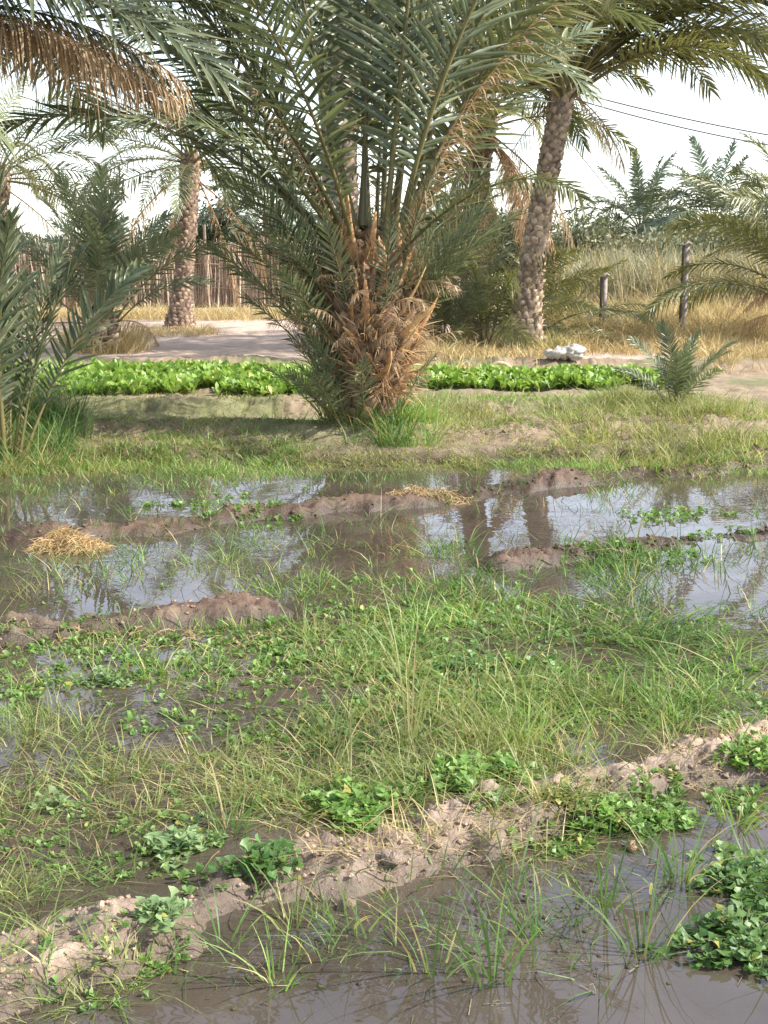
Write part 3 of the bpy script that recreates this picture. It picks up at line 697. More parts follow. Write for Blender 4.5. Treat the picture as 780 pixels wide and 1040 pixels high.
# ------------------------------------------------------------------ grass
PAL = {
 'fresh': ((0.095, 0.19, 0.038), (0.26, 0.38, 0.11)),
 'dark': ((0.055, 0.12, 0.03), (0.13, 0.225, 0.06)),
 'yellow': ((0.16, 0.20, 0.06), (0.31, 0.32, 0.13)),
 'tan': ((0.38, 0.30, 0.15), (0.56, 0.46, 0.26)),
 'reed': ((0.20, 0.205, 0.115), (0.42, 0.40, 0.28)),
 'mixed': ((0.125, 0.17, 0.045), (0.32, 0.32, 0.14)),
}
def blades(mb, x, y, h, w, pal, lean=0.35, curve=0.5, K=4, r=rng, ldir=None, zoff=-0.01, dryfrac=0.1):
    n = len(x); z = H(x, y) + zoff
    ang = r.random(n) * 2 * math.pi if ldir is None else ldir
    le = np.abs(r.normal(lean, lean * 0.5, n)); cu = np.abs(r.normal(curve, curve * 0.6, n))
    k = np.linspace(0, 1, K)
    d = np.stack([np.cos(ang), np.sin(ang), np.zeros(n)], 1)
    out = h[:, None] * (le[:, None] * k + cu[:, None] * k ** 2.2)
    up = h[:, None] * (k - 0.35 * np.minimum(cu, 1.6)[:, None] * k ** 2.5)
    P = np.stack([x, y, np.maximum(z, -0.03)], 1)[:, None] + d[:, None] * out[..., None]
    P[..., 2] += up
    wang = r.random(n) * math.pi
    wd = np.stack([np.cos(wang), np.sin(wang), np.zeros(n)], 1)
    wp = np.interp(k, [0, 0.3, 0.75, 1], [0.7, 1, 0.7, 0.05])
    W = wd[:, None] * (w[:, None] / 2 * wp)[..., None]
    a, b = [np.array(c) for c in PAL[pal]]
    t = r.random((n, 1)); c = a * (1 - t) + b * t
    dr = r.random(n) < dryfrac; c[dr] = np.array([0.42, 0.35, 0.17]) * (0.7 + 0.5 * r.random((dr.sum(), 1)))
    ribbons(mb, P, W, c)
TRENCH = poly([(60, 438), (300, 440)])
def tufts(mb, cx, cy, n_per, rad, h, w, pal, hvar=0.35, **kw):
    kt = segdist(cx, cy, TRENCH) > 0.55; cx, cy = cx[kt], cy[kt]
    w = w * 1.12
    m = len(cx); rep = np.repeat(np.arange(m), n_per)
    rr = rad * np.sqrt(rng.random(len(rep))); an = rng.random(len(rep)) * 2 * math.pi
    x = cx[rep] + rr * np.cos(an); y = cy[rep] + rr * np.sin(an)
    th = (h * (1 + rng.normal(0, hvar, m)))[rep] * (0.45 + 0.7 * rng.random(len(rep)))
    ld = an + rng.normal(0, 0.7, len(rep))
    blades(mb, x, y, np.clip(th, 0.02, None), w * (0.7 + 0.6 * rng.random(len(rep))), pal, ldir=ld, **kw)
def ell(px, py, rx, ry, n):
    a = rng.random(n) * 2 * math.pi; q = np.sqrt(rng.random(n)) 
    q = np.where(rng.random(n) < 0.75, q, q * 1.35)
    return GZ(px + rx * q * np.cos(a), py + ry * q * np.sin(a))
def rect(x0, x1, y0, y1, n, mask=None):
    px = x0 + (x1 - x0) * rng.random(n); py = y0 + (y1 - y0) * rng.random(n)
    x, y = GZ(px, py)
    if mask is not None:
        k = fbm(x, y, mask[0], 4, mask[2]) > mask[1]; x, y = x[k], y[k]
    return x, y
def bare(cx, cy):
    """keep few tufts on the crown of the trodden clay banks, and leave gaps between clumps"""
    dm = np.zeros(len(cx))
    for pl, hw, hh, lu, tone in BERMS[:4]: dm = np.maximum(dm, 1 - sstep(hw * 0.6, hw * 1.3, segdist(cx, cy, pl)))
    return (rng.random(len(cx)) > dm * 0.93 * sstep(-1.15, -0.75, cx)) & (fbm(cx, cy, 2.6, 3, 81) > 0.46 + 0.08 * rng.random(len(cx)))
gmb = MB()
ZONES = [
 (60, 990, 130, 40, 330, 9, .05, .14, .0035, 'mixed', .4, .7),
 (250, 800, 200, 50, 420, 9, .05, .20, .0035, 'mixed', .35, .7),
 (150, 690, 150, 50, 160, 9, .05, .20, .004, 'fresh', .35, .6),
 (560, 560, 230, 40, 220, 6, .05, .24, .004, 'dark', .35, .6),
 (150, 570, 200, 40, 170, 6, .05, .24, .004, 'dark', .35, .6),
 (700, 900, 90, 60, 90, 6, .04, .26, .0045, 'dark', .3, .6),
 (420, 980, 260, 60, 120, 4, .03, .24, .0035, 'dark', .3, .6),  # px py rx ry tufts blades rad height width palette lean curve
 (200, 680, 190, 28, 240, 8, .05, .13, .0045, 'fresh', .35, .4),
 (370, 640, 190, 50, 620, 10, .06, .17, .0045, 'fresh', .4, .5),
 (330, 655, 120, 30, 260, 9, .05, .14, .005, 'mixed', .4, .6),
 (600, 700, 170, 55, 520, 10, .06, .20, .0055, 'fresh', .5, .8),
 (620, 675, 130, 26, 260, 12, .05, .24, .007, 'dark', .6, 1.3),
 (470, 745, 170, 70, 780, 9, .05, .20, .004, 'mixed', .35, .5),
 (600, 745, 130, 35, 340, 9, .05, .18, .004, 'fresh', .35, .5),
 (280, 745, 110, 30, 240, 11, .05, .14, .006, 'dark', .6, .9),
 (280, 735, 120, 35, 220, 9, .05, .14, .005, 'fresh', .5, .8),
 (400, 815, 130, 45, 260, 9, .05, .15, .0045, 'fresh', .4, .7),
 (320, 830, 160, 45, 220, 8, .05, .14, .004, 'yellow', .5, .9),
 (50, 860, 120, 90, 900, 10, .06, .17, .0035, 'mixed', .45, .8), (30, 800, 90, 60, 300, 9, .05, .16, .0035, 'fresh', .4, .7),
 (40, 940, 110, 50, 700, 10, .05, .13, .0035, 'fresh', .5, .9),
 (200, 860, 130, 40, 240, 8, .05, .15, .0035, 'mixed', .5, .8),
 (20, 1000, 70, 50, 70, 8, .04, .10, .0035, 'mixed', .5, .8),
 (500, 590, 130, 24, 300, 12, .05, .17, .006, 'dark', .4, .6),
 (645, 590, 45, 38, 90, 10, .05, .24, .006, 'dark', .4, .6),
 (600, 520, 100, 20, 26, 8, .05, .20, .006, 'dark', .4, .6),
 (250, 590, 180, 30, 110, 8, .06, .17, .005, 'fresh', .4, .7),
 (380, 575, 200, 15, 70, 8, .06, .15, .005, 'dark', .4, .7),
 (160, 512, 240, 26, 620, 9, .07, .14, .005, 'dark', .35, .4),
 (120, 490, 220, 22, 420, 9, .07, .14, .005, 'fresh', .35, .4),
 (370, 492, 170, 9, 150, 8, .06, .12, .005, 'dark', .35, .4),
 (640, 492, 200, 8, 170, 8, .06, .10, .005, 'dark', .35, .4),
 (230, 522, 90, 7, 70, 9, .06, .06, .008, 'dark', .6, .7),
 (700, 600, 90, 30, 70, 6, .05, .24, .005, 'dark', .4, .8),
 (740, 650, 60, 30, 50, 6, .05, .16, .005, 'dark', .4, .8),
 (660, 432, 80, 20, 340, 14, .10, .26, .006, 'yellow', .4, .5),
 (740, 446, 80, 16, 200, 10, .10, .20, .006, 'yellow', .4, .5),
 (25, 432, 50, 22, 260, 16, .10, .38, .007, 'dark', .35, .4),
 (40, 462, 60, 14, 200, 14, .10, .18, .006, 'mixed', .35, .5),
 (110, 456, 90, 12, 130, 12, .08, .13, .006, 'yellow', .35, .5),
 (375, 436, 36, 8, 160, 14, .10, .34, .007, 'dark', .35, .4),
 (415, 436, 34, 7, 120, 12, .10, .28, .006, 'fresh', .35, .4),
 (440, 420, 60, 8, 70, 12, .10, .25, .006, 'yellow', .4, .6),
 (560, 407, 160, 4, 260, 10, .10, .10, .008, 'fresh', .4, .5),
]
for (px, py, rx, ry, nt_, nb, rad, h, w, pal, le, cu) in ZONES:
    near = py > 480
    cx, cy = ell(px, py, rx, ry, int(nt_ * (0.60 if near else 0.9))); h *= 0.52 if near else 0.7
    if near:
        kk_ = bare(cx, cy) | (segdist(cx, cy, BERMS[0][0]) > 0.15) & (rng.random(len(cx)) < 0.16); cx, cy = cx[kk_], cy[kk_]
    tufts(gmb, cx, cy, nb, rad, h, w, pal, lean=le, curve=cu)
# short sward over the terraces beyond the water, thin stems over the flooded plots
cx, cy = rect(-80, 860, 408, 482, 10000, (0.9, 0.22, 90)); tufts(gmb, cx, cy, 8, .12, .035, .006, 'mixed', lean=.5, curve=.6)
cx, cy = rect(-80, 860, 408, 478, 4200, (0.9, 0.5, 90)); tufts(gmb, cx, cy, 8, .09, .055, .007, 'mixed', lean=.4, curve=.5)
cx, cy = rect(-80, 860, 440, 482, 2200, (0.9, 0.42, 95)); tufts(gmb, cx, cy, 8, .07, .075, .006, 'fresh', lean=.4, curve=.5)
cx, cy = rect(-60, 840, 560, 860, 900, (1.5, 0.5, 92)); tufts(gmb, cx, cy, 5, .05, .12, .0035, 'mixed', lean=.4, curve=.7)
cx, cy = rect(-60, 840, 600, 1000, 1500, (1.5, 0.42, 198)); kk_ = bare(cx, cy); tufts(gmb, cx[kk_], cy[kk_], 9, .05, .05, .0028, 'fresh', lean=.4, curve=.5)
cx, cy = rect(-60, 840, 640, 880, 1100, (1.5, 0.46, 98)); tufts(gmb, cx, cy, 5, .05, .07, .003, 'tan', lean=.8, curve=.9, dryfrac=0)
cx, cy = rect(-60, 840, 485, 640, 420); tufts(gmb, cx, cy, 3, .04, .14, .004, 'dark', lean=.4, curve=.7)
cx, cy = rect(-60, 840, 800, 1050, 70); tufts(gmb, cx, cy, 4, .03, .10, .004, 'dark', lean=.4, curve=.8)
tag(gmb.build('grass', M['grass']), 'green grass growing through the flooded plots and muddy banks', 'grass', kind='stuff')

# dry tan grass around the grove
dmb = MB()
for (px, py, rx, ry, nt_, h, pal) in [(660, 340, 130, 12, 900, .75, 'tan'), (620, 352, 110, 8, 420, .45, 'tan'), (700, 332, 120, 6, 500, 1.0, 'tan'), (750, 362, 60, 10, 260, .35, 'tan'), (560, 350, 30, 10, 130, .55, 'yellow'),
                                 (230, 322, 140, 4, 520, .45, 'tan'), (60, 322, 120, 4, 300, .45, 'tan'), (105, 354, 34, 6, 260, .6, 'tan'), (440, 362, 40, 8, 160, .45, 'tan'), (500, 366, 60, 5, 160, .3, 'tan'), (610, 338, 60, 4, 160, .6, 'yellow'), (180, 338, 40, 4, 90, .25, 'tan')]:
    cx, cy = ell(px, py, rx, ry, nt_); h *= 0.55; tufts(dmb, cx, cy, 14, .16, h, .010, pal, lean=.3, curve=.5, dryfrac=.3)
tag(dmb.build('dry_grass', M['straw']), 'tall tan dry grass along the grove and fence posts', 'dry grass', kind='stuff')

# leafy crop bed
def leaf_rosettes(mb, cx, cy, nl, size, pal, wfac=0.42, elev=(35, 80), zoff=0.0, K=5, zs=None, pet=0.3, r=rng):
    m = len(cx); rep = np.repeat(np.arange(m), nl); n = len(rep)
    an = r.random(n) * 2 * math.pi; e = np.radians(elev[0] + (elev[1] - elev[0]) * r.random(n))
    sz = (size if np.ndim(size) else np.full(m, size))[rep] * (0.6 + 0.7 * r.random(n))
    k = np.linspace(0, 1, K)
    th = e[:, None] - np.radians(45) * k[None] ** 1.5 * r.random((n, 1)) * 1.4
    step = (sz / (K - 1))[:, None]
    d = np.stack([np.cos(an), np.sin(an)], 1)
    ho = np.cumsum(np.cos(th) * step, 1) - np.cos(th[:, :1]) * step; vo = np.cumsum(np.sin(th) * step, 1) - np.sin(th[:, :1]) * step
    z = (H(cx, cy) if zs is None else zs)[rep] + zoff
    P = np.zeros((n, K, 3)); P[..., 0] = cx[rep][:, None] + d[:, :1] * ho; P[..., 1] = cy[rep][:, None] + d[:, 1:] * ho; P[..., 2] = z[:, None] + vo
    side = np.stack([-d[:, 1], d[:, 0], r.normal(0, 0.25, n)], 1)
    wp = np.interp(k, [0, pet, pet + 0.18, 0.75, 0.92, 1], [0.07, 0.10, 0.85, 1, 0.6, 0.12])
    W = side[:, None] * (sz[:, None] * wfac / 2 * wp * (0.85 + 0.3 * r.random((n, K))))[..., None]
    U = np.zeros_like(P); U[..., 2] = np.abs(np.linalg.norm(W, axis=-1)) * 0.35
    a, b = [np.array(c) for c in pal]; t = r.random((n, 1)); c = a * (1 - t) + b * t
    yl = r.random(n) < 0.03; c[yl] = [0.35, 0.33, 0.08]
    folded(mb, P, W, U, c)
cmb = MB()
n = 5200
n = 9500; cx = rng.uniform(-6.6, 4.2, n); cy = rng.uniform(13.2, 15.6, n)
cy = cy + (fbm(cx, cy * 0, 2.5, 3, 6) - .5) * .5; k = (cx > -4.7) & (cx < 3.1) & (fbm(cx, cy, 2.2, 3, 9) > 0.36 + 0.1 * rng.random(n)) & ~((cx > 0) & (cy < 13.8)) & ~((cx > 0) & (cy > 15.2))
leaf_rosettes(cmb, cx[k], cy[k], 6, 0.09 + 0.09 * fbm(cx[k], cy[k], 3.0, 3, 15) * (0.7 + 0.6 * rng.random(k.sum())), ((0.12, 0.235, 0.035), (0.32, 0.44, 0.12)), 0.33, (50, 88))
tag(cmb.build('leafy_crop', M['weed']), 'bright green bed of low leafy crop behind the central palm', 'crop', kind='stuff')

# low broad-leaved ground cover
wmb = MB()
WP = ((0.08, 0.17, 0.035), (0.20, 0.31, 0.09))
for (px, py, rx, ry, nt_, sz) in [(420, 640, 220, 40, 330, .05), (520, 700, 200, 50, 330, .045), (330, 720, 180, 50, 260, .045), (420, 780, 200, 45, 260, .04), (90, 860, 140, 60, 150, .04), (60, 690, 110, 40, 90, .045), (200, 665, 160, 20, 130, .05), (700, 700, 60, 60, 90, .04), (430, 640, 120, 25, 110, .07), (230, 675, 160, 20, 80, .07), (490, 690, 90, 16, 110, .07), (360, 700, 120, 30, 80, .06), (620, 650, 120, 15, 60, .06), (350, 830, 80, 18, 45, .07),
                                  (480, 805, 60, 14, 50, .07), (600, 845, 60, 26, 110, .05), (655, 850, 40, 22, 80, .05), (760, 760, 30, 30, 50, .06), (240, 522, 70, 6, 70, .07), (30, 700, 50, 40, 40, .06), (180, 880, 40, 25, 24, .06),
                                  (120, 990, 90, 40, 30, .04), (550, 720, 120, 40, 60, .06), (750, 900, 40, 60, 40, .06), (650, 575, 60, 8, 60, .07), (700, 540, 60, 8, 60, .07), (200, 760, 80, 20, 30, .06), (60, 640, 60, 10, 40, .05)]:
    cx, cy = ell(px, py, rx, ry, nt_); kk_ = rng.random(len(cx)) < 1.8; cx, cy = cx[kk_], cy[kk_]; leaf_rosettes(wmb, cx, cy, 8, sz * 0.48, WP, 0.75, (15, 75), pet=0.45, zs=np.maximum(H(cx, cy), -0.005))
tag(wmb.build('ground_cover', M['weed']), 'low broad-leaved weeds scattered over the wet mud', 'ground cover', kind='stuff')

# ---- individual leafy weeds and sedge tufts in the foreground
def weed(px, py, rad, label, n=70, sz=0.07, pal=WP, seed=0):
    x, y = [float(v) for v in GZ(px, py)]; z = max(gz(x, y), -0.01)
    r = np.random.default_rng(seed + int(px))
    root = empty('leafy_weed', (x, y, z)); tag(root, label, 'weed', 'leafy weeds on the foreground bank')
    rad *= 1.25; n = int(n * 1.15); a = r.random(n) * 2 * math.pi; q = rad * np.sqrt(r.random(n)) * (0.75 + 0.35 * np.sin(3 * a + px)); cx = q * np.cos(a); cy = q * np.sin(a)
    hh = 0.055 * r.random(n) * (1 - (q / rad).clip(0, 1) ** 2) * r.random(n) + 0.01
    m1 = MB(); leaf_rosettes(m1, cx, cy, 5, sz * 0.42, pal, 0.9, (0, 60), zs=hh, pet=0.45, r=r); m1.build('leaves', M['weed'], root)
    m2 = MB(); k = np.linspace(0, 1, 4)[None, :, None]
    Pp = np.array([0, 0, -0.01]) * (1 - k) + np.stack([cx, cy, hh + 0.01], 1)[:, None] * k; Pp[..., 2] += 0.012 * np.sin(k[..., 0] * math.pi)
    tubes(m2, Pp, np.full(Pp.shape[:2], 0.0014), 3, (0.17, 0.2, 0.07)); m2.build('stems', M['weed'], root)
BR = ((0.12, 0.24, 0.045), (0.24, 0.38, 0.11)); PALE = ((0.15, 0.25, 0.10), (0.30, 0.40, 0.2)); DK = ((0.06, 0.14, 0.035), (0.14, 0.24, 0.07))
weed(358, 836, .13, 'large rounded leafy weed on the upper bank edge left of the brightest weed', 90, .075, BR)
weed(462, 806, .13, 'large bright leafy weed crowning the pale clay bank at its middle', 90, .08, BR)
weed(512, 800, .09, 'smaller leafy weed touching the large bright weed on its right', 50, .07, BR)
weed(163, 948, .055, 'small pale lobed weed alone on the dry clay bank, lower left', 26, .07, PALE)
weed(182, 888, .085, 'pale grey-green weed above the lone small weed on the bank', 40, .07, PALE)
weed(268, 884, .08, 'dark flat weed at the grass edge above the bank', 40, .07, DK)
weed(566, 862, .06, 'yellowish low weed on the water-side slope of the clay bank', 26, .05, ((0.2, 0.24, 0.06), (0.34, 0.34, 0.1)))
weed(612, 858, .10, 'spreading leafy weed on the bank where it dips toward the puddle', 70, .055, BR)
weed(668, 858, .08, 'leafy weed at the puddle edge, rightmost on the slope', 50, .055, BR)
weed(752, 1000, .16, 'big dark leafy weed in the bottom right corner of the puddle', 130, .07, DK)
weed(752, 930, .10, 'dark leafy weed in the puddle above the corner weed', 70, .06, DK)
weed(764, 766, .10, 'leafy weed on the bank at the right photo edge', 60, .06, BR)
weed(52, 850, .04, 'tiny yellow-green weed with round leaves in the left shallows', 12, .07, PALE)
weed(478, 692, .11, 'glossy dark leafy weed mat in the middle of the flooded plot', 90, .07, DK)
weed(110, 700, .07, 'pale leafy weed standing in water beside the left pool', 40, .06, PALE)
def sedge(px, py, n, h, label, pal='dark', rad=.045, w=.0052, le=.25, cu=.45):
    global rng
    x, y = [float(v) for v in GZ(px, py)]
    m1 = MB(); a = rng.random(n) * 2 * math.pi
    n = int(n * 1.2); a = rng.random(n) * 2 * math.pi; h *= 0.95
    hh = h * (0.4 + 0.7 * rng.random(n)); q = rad * rng.random(n)
    blades(m1, x + q * np.cos(a), y + q * np.sin(a), hh, np.full(n, w) * (0.7 + 0.5 * rng.random(n)), pal, lean=le, curve=cu, K=6, ldir=a, dryfrac=0.15, zoff=0)
    me = m1.mesh('grass tuft', M['grass'])
    co = np.zeros(len(me.vertices) * 3, np.float32); me.vertices.foreach_get('co', co); co = co.reshape(-1, 3) - np.array([x, y, 0], np.float32); me.vertices.foreach_set('co', co.ravel()); me.update()
    o = link('sedge_tuft', me); o.location = (x, y, 0); tag(o, label, 'grass tuft', 'grass tufts in the foreground puddle')
sedge(438, 1030, 14, .30, 'tall dark sedge tuft standing in the puddle at bottom centre')
sedge(500, 1036, 16, .30, 'broad-bladed sedge tuft right of the bottom centre tuft')
sedge(520, 950, 7, .26, 'thin sedge tuft of few blades alone in open water')
sedge(652, 1010, 22, .30, 'dense sedge tuft left of the big corner weed')
sedge(690, 930, 24, .26, 'upright sedge tuft with mixed leaves below the bank slope')
sedge(226, 985, 12, .22, 'dark slender sedge tuft in front of the clay bank at its left foot')
sedge(300, 985, 16, .18, 'yellowish grass tuft at the foot of the clay bank', 'mixed')
sedge(355, 985, 10, .18, 'sparse green tuft at the muddy water edge under the bank', 'fresh')
sedge(745, 880, 18, .22, 'grass tuft at the right photo edge over the grey puddle', 'fresh')
sedge(612, 960, 14, .25, 'leaning grass tuft between the thin tuft and the dense tuft')
sedge(235, 868, 26, .22, 'dark green upright tuft behind the left half of the clay bank')
sedge(640, 600, 24, .28, 'dark green tuft rising before the right mud ridge in the mid pool')
sedge(230, 582, 22, .20, 'bright grass tuft alone in the left mid pool', 'fresh', cu=.8)
sedge(416, 772, 6, .62, 'single tall seeding grass stalk bunch in the plot centre', 'yellow', rad=.02, le=.08, cu=.15)
sedge(545, 1000, 12, .22, 'small tuft in open water just right of the broad-bladed tuft')
sedge(280, 1036, 18, .16, 'low fresh tuft at the bottom photo edge left of centre', 'fresh')

# ------------------------------------------------------------------ clods, stones, straw heap, litter
def lumpy(mb, c, r, seed, col, sq=(1, 1, 0.7)):
    bmv = []; nu, nv = 9, 6; r_ = np.random.default_rng(seed)
    u = np.linspace(0, 2 * math.pi, nu, endpoint=False); v = np.linspace(0.15, math.pi - 0.15, nv)
    U, Vv = np.meshgrid(u, v); rad = r * (1 + r_.normal(0, 0.26, U.shape))
    p = np.stack([rad * np.cos(U) * np.sin(Vv) * sq[0], rad * np.sin(U) * np.sin(Vv) * sq[1], rad * np.cos(Vv) * sq[2]], -1) + np.array(c)
    q = [(i * nu + j, i * nu + (j + 1) % nu, (i + 1) * nu + (j + 1) % nu, (i + 1) * nu + j) for i in range(nv - 1) for j in range(nu)]
    pts_ = np.concatenate([p.reshape(-1, 3), [p[0].mean(0), p[-1].mean(0)]]); nn = nu * nv
    t = [(j, nn, (j + 1) % nu) for j in range(nu)] + [((nv - 1) * nu + j, (nv - 1) * nu + (j + 1) % nu, nn + 1) for j in range(nu)]
    mb.add(pts_, q, t, col)
clm = MB()
for pl, hw, hh, lu, tone in BERMS[:5]:
    cnt = {'dry': 1300, 'wet': 420, 'mid': 120}[tone]
    for i in range(cnt):
        s = random.random() * (len(pl) - 1); i0 = int(s); f = s - i0
        x, y = pl[i0] * (1 - f) + pl[i0 + 1] * f + np.array([random.gauss(0, hw * 0.6), random.gauss(0, hw * 0.6)])
        sc_ = max(1, y / 3.5) if tone != 'dry' else 1
        r_ = min(0.002 + abs(random.gauss(0, 0.0034)), .012) * (1 + 0.45 * (sc_ - 1)); z = gz(x, y)
        if z < -0.01: continue
        c = (0.40, 0.295, 0.215) if tone == 'dry' else (0.15, 0.11, 0.08) if tone == 'wet' else (0.28, 0.215, 0.155)
        g = random.uniform(0.75, 1.15); 
        if z < 0.015: g *= 0.6
        lumpy(clm, (x, y, z + r_ * 0.2), r_, i, np.array(c) * g)
tag(clm.build('clods', M['clod'], smooth=False), 'crumbled clay clods along the banks', 'clods', kind='stuff')
for k, (px, py, r_, c, lab) in enumerate([(398, 926, .03, (0.27, 0.21, 0.17), 'rounded grey-brown clod at the foot of the clay bank by the puddle'), (352, 908, .022, (0.2, 0.15, 0.11), 'dark wet clod half sunk in the bank side'),
                                         (640, 884, .02, (0.3, 0.2, 0.12), 'small brown clod at the water edge below the leafy slope'), (715, 782, .04, (0.15, 0.11, 0.08), 'dark clod on the bank near the right photo edge')]):
    x, y = [float(v) for v in GZ(px, py)]; m1 = MB(); lumpy(m1, (0, 0, 0), r_, k + 5, c)
    o = m1.build('clod', M['clod']); o.location = (x, y, max(gz(x, y), 0) + r_ * .25); tag(o, lab, 'clod', 'clods on the clay bank')
x, y = [float(v) for v in GZ(573, 374)]
m1 = MB()
for i in range(16):
    lumpy(m1, (random.uniform(-.26, .26), random.uniform(-.12, .12), 0.06 + random.uniform(0, .14)), random.uniform(.07, .14), i + 20, np.array((0.50, 0.47, 0.43)) * random.uniform(.8, 1.05), (1.3, .9, .8))
o = m1.build('white_sack', M['stone'], smooth=False); o.scale = (.62, .7, .62); o.location = (x, y, gz(x, y)); tag(o, 'crumpled white sack lying beside the leaning palm trunk', 'sack')
x, y = [float(v) for v in GZ(508, 380)]
m1 = MB(); t = np.linspace(0, math.pi, 12)
tubes(m1, np.stack([0.14 * np.cos(t), 0 * t, 0.12 * np.sin(t)], 1), np.full(12, .025), 6, (0.5, 0.42, 0.24)); tubes(m1, [(-.14, 0, .03), (-.5, .05, .05)], [.03, .02], 6, (0.45, 0.36, 0.22))
o = m1.build('bent_branch', M['stub']); o.location = (x, y, gz(x, y)); tag(o, 'pale bent branch lying behind the crop bed near the leaning palm', 'branch')
# straw heap
def straw_heap(px, py, rx, ry, n, label, h=.07, ln=.12, up=0.25):
    cx, cy = [float(v) for v in GZ(px, py)]
    m1 = MB(); r = np.random.default_rng(int(px)); q = np.sqrt(r.random(n)); a = r.random(n) * 2 * math.pi
    x = rx * q * np.cos(a); y = ry * q * np.sin(a); z0 = H(cx + x, cy + y); z = z0 + h * (1 - q ** 2) * r.random(n)
    d = nrm(np.stack([r.normal(0, 1, n), r.normal(0, 1, n), r.normal(-0.15, up, n)], 1)); L_ = ln * (0.4 + r.random(n))
    k = np.linspace(-.5, .5, 4); P = np.stack([x, y, z], 1)[:, None] + d[:, None] * (L_[:, None] * k)[..., None]; P[..., 2] += (0.02 - 0.12 * k ** 2)[None]
    W = nrm(np.cross(d, r.normal(0, 1, (n, 3))))[:, None] * np.full((1, 4, 1), .0016)
    t = r.random((n, 1)); ribbons(m1, P, W, np.array([0.30, 0.20, 0.10]) * (1 - t) + np.array([0.56, 0.42, 0.22]) * t)
    o = m1.build('straw_heap', M['straw']); o.location = (cx, cy, 0); tag(o, label, 'straw', 'heaps of dry straw on the ridges')
straw_heap(74, 547, .26, .15, 1800, 'golden straw heap on the left end of the middle mud ridge', .11)
straw_heap(440, 505, .3, .10, 220, 'brown straw scattered on the middle mud ridge below the central palm', .05)
0 and straw_heap(345, 518, .15, .10, 200, 'thin straw wisps on the ridge left of the brown straw', .04)
0 and straw_heap(580, 572, .12, .08, 260, 'yellowish moss-like tuft of straw on the short right ridge', .05)
straw_heap(170, 636, .5, .12, 130, 'flattened pale straw on the strip left of the grass', .02, .12, .08)
lm = MB(); n = 150
px = np.concatenate([rng.normal(610, 70, 45), rng.uniform(0, 780, 25)]); py = np.concatenate([rng.normal(925, 35, 45), rng.uniform(560, 1030, 25)])
x, y = G(px, py); k = H(x, y) < 0.0; x, y = x[k], y[k]
for i in range(len(x)):
    lumpy(lm, (x[i], y[i], 0.001), random.uniform(.002, .007), i, random.choice([(0.06, 0.04, 0.03), (0.1, 0.07, 0.04), (0.14, 0.10, 0.06)]), (1, 1, .35))
n = 150; px = rng.uniform(0, 780, n); py = rng.uniform(640, 1040, n); x, y = G(px, py); k = H(x, y) < 0.0; x, y = x[k], y[k]; n = len(x)
a = rng.random(n) * 6.28; d = np.stack([np.cos(a), np.sin(a), 0 * a], 1); kk = np.linspace(-.5, .5, 3)
P = np.stack([x, y, np.full(n, .003)], 1)[:, None] + d[:, None] * (.05 * (0.3 + rng.random(n))[:, None] * kk)[..., None]
W = np.stack([-np.sin(a), np.cos(a), 0 * a], 1)[:, None] * np.full((1, 3, 1), .0011)
ribbons(lm, P, W, np.array([0.22, 0.17, 0.10]) * (0.4 + 0.9 * rng.random((n, 1))))
tag(lm.build('floating_litter', M['clod']), 'small seeds, husks and straws floating on the puddles', 'litter', kind='stuff')

# ------------------------------------------------------------------ reed fence, posts, cables, building, far trees
x0, _, _ = at_depth(-180, 300, 37); x1, _, _ = at_depth(470, 300, 37)
root = empty('reed_fence', (0, 37, gz(0, 37))); tag(root, 'brown fence of upright dried palm stalks behind the left palms', 'fence')
n = 1700; r = np.random.default_rng(3)
fx = r.uniform(x0, x1, n); fy = r.normal(0, .06, n); h = 1.65 + 0.18 * np.sin(fx * 1.3) + r.normal(0, .14, n)
lx = r.normal(0, .10, n); k = np.linspace(0, 1, 5)
P = np.zeros((n, 5, 3)); P[..., 0] = fx[:, None] + lx[:, None] * k + r.normal(0, .015, (n, 5)); P[..., 1] = fy[:, None] + r.normal(0, .02, (n, 5)); P[..., 2] = -0.1 + (h[:, None] + .1) * k
t = r.random((n, 1)); cc = np.array([0.27, 0.195, 0.15]) * (1 - t) + np.array([0.58, 0.45, 0.35]) * t
m1 = MB(); tubes(m1, P, (0.02 + 0.014 * r.random((n, 1))) * np.linspace(1, .4, 5)[None], 4, cc); m1.build('stalk_panel', M['bark'], root)
m1 = MB()
for zz in (0.55, 1.2):
    xx = np.linspace(x0, x1, 40); tubes(m1, np.stack([xx, 0 * xx - .09, zz + .03 * np.sin(xx * 2)], 1), np.full(40, .018), 5, (0.3, 0.22, 0.16))
m1.build('rail', M['bark'], root)
for i in range(9):
    m1 = MB(); tubes(m1, [(0, 0, -.1), (.02, 0, 1.0), (.0, 0, 2.0 + .15 * (i % 3))], [.05, .045, .04], 7, (0.28, 0.2, 0.15)); o = m1.build('post', M['bark'], root); o.location = (x0 + (i + .4) * (x1 - x0) / 9, -.14, 0)
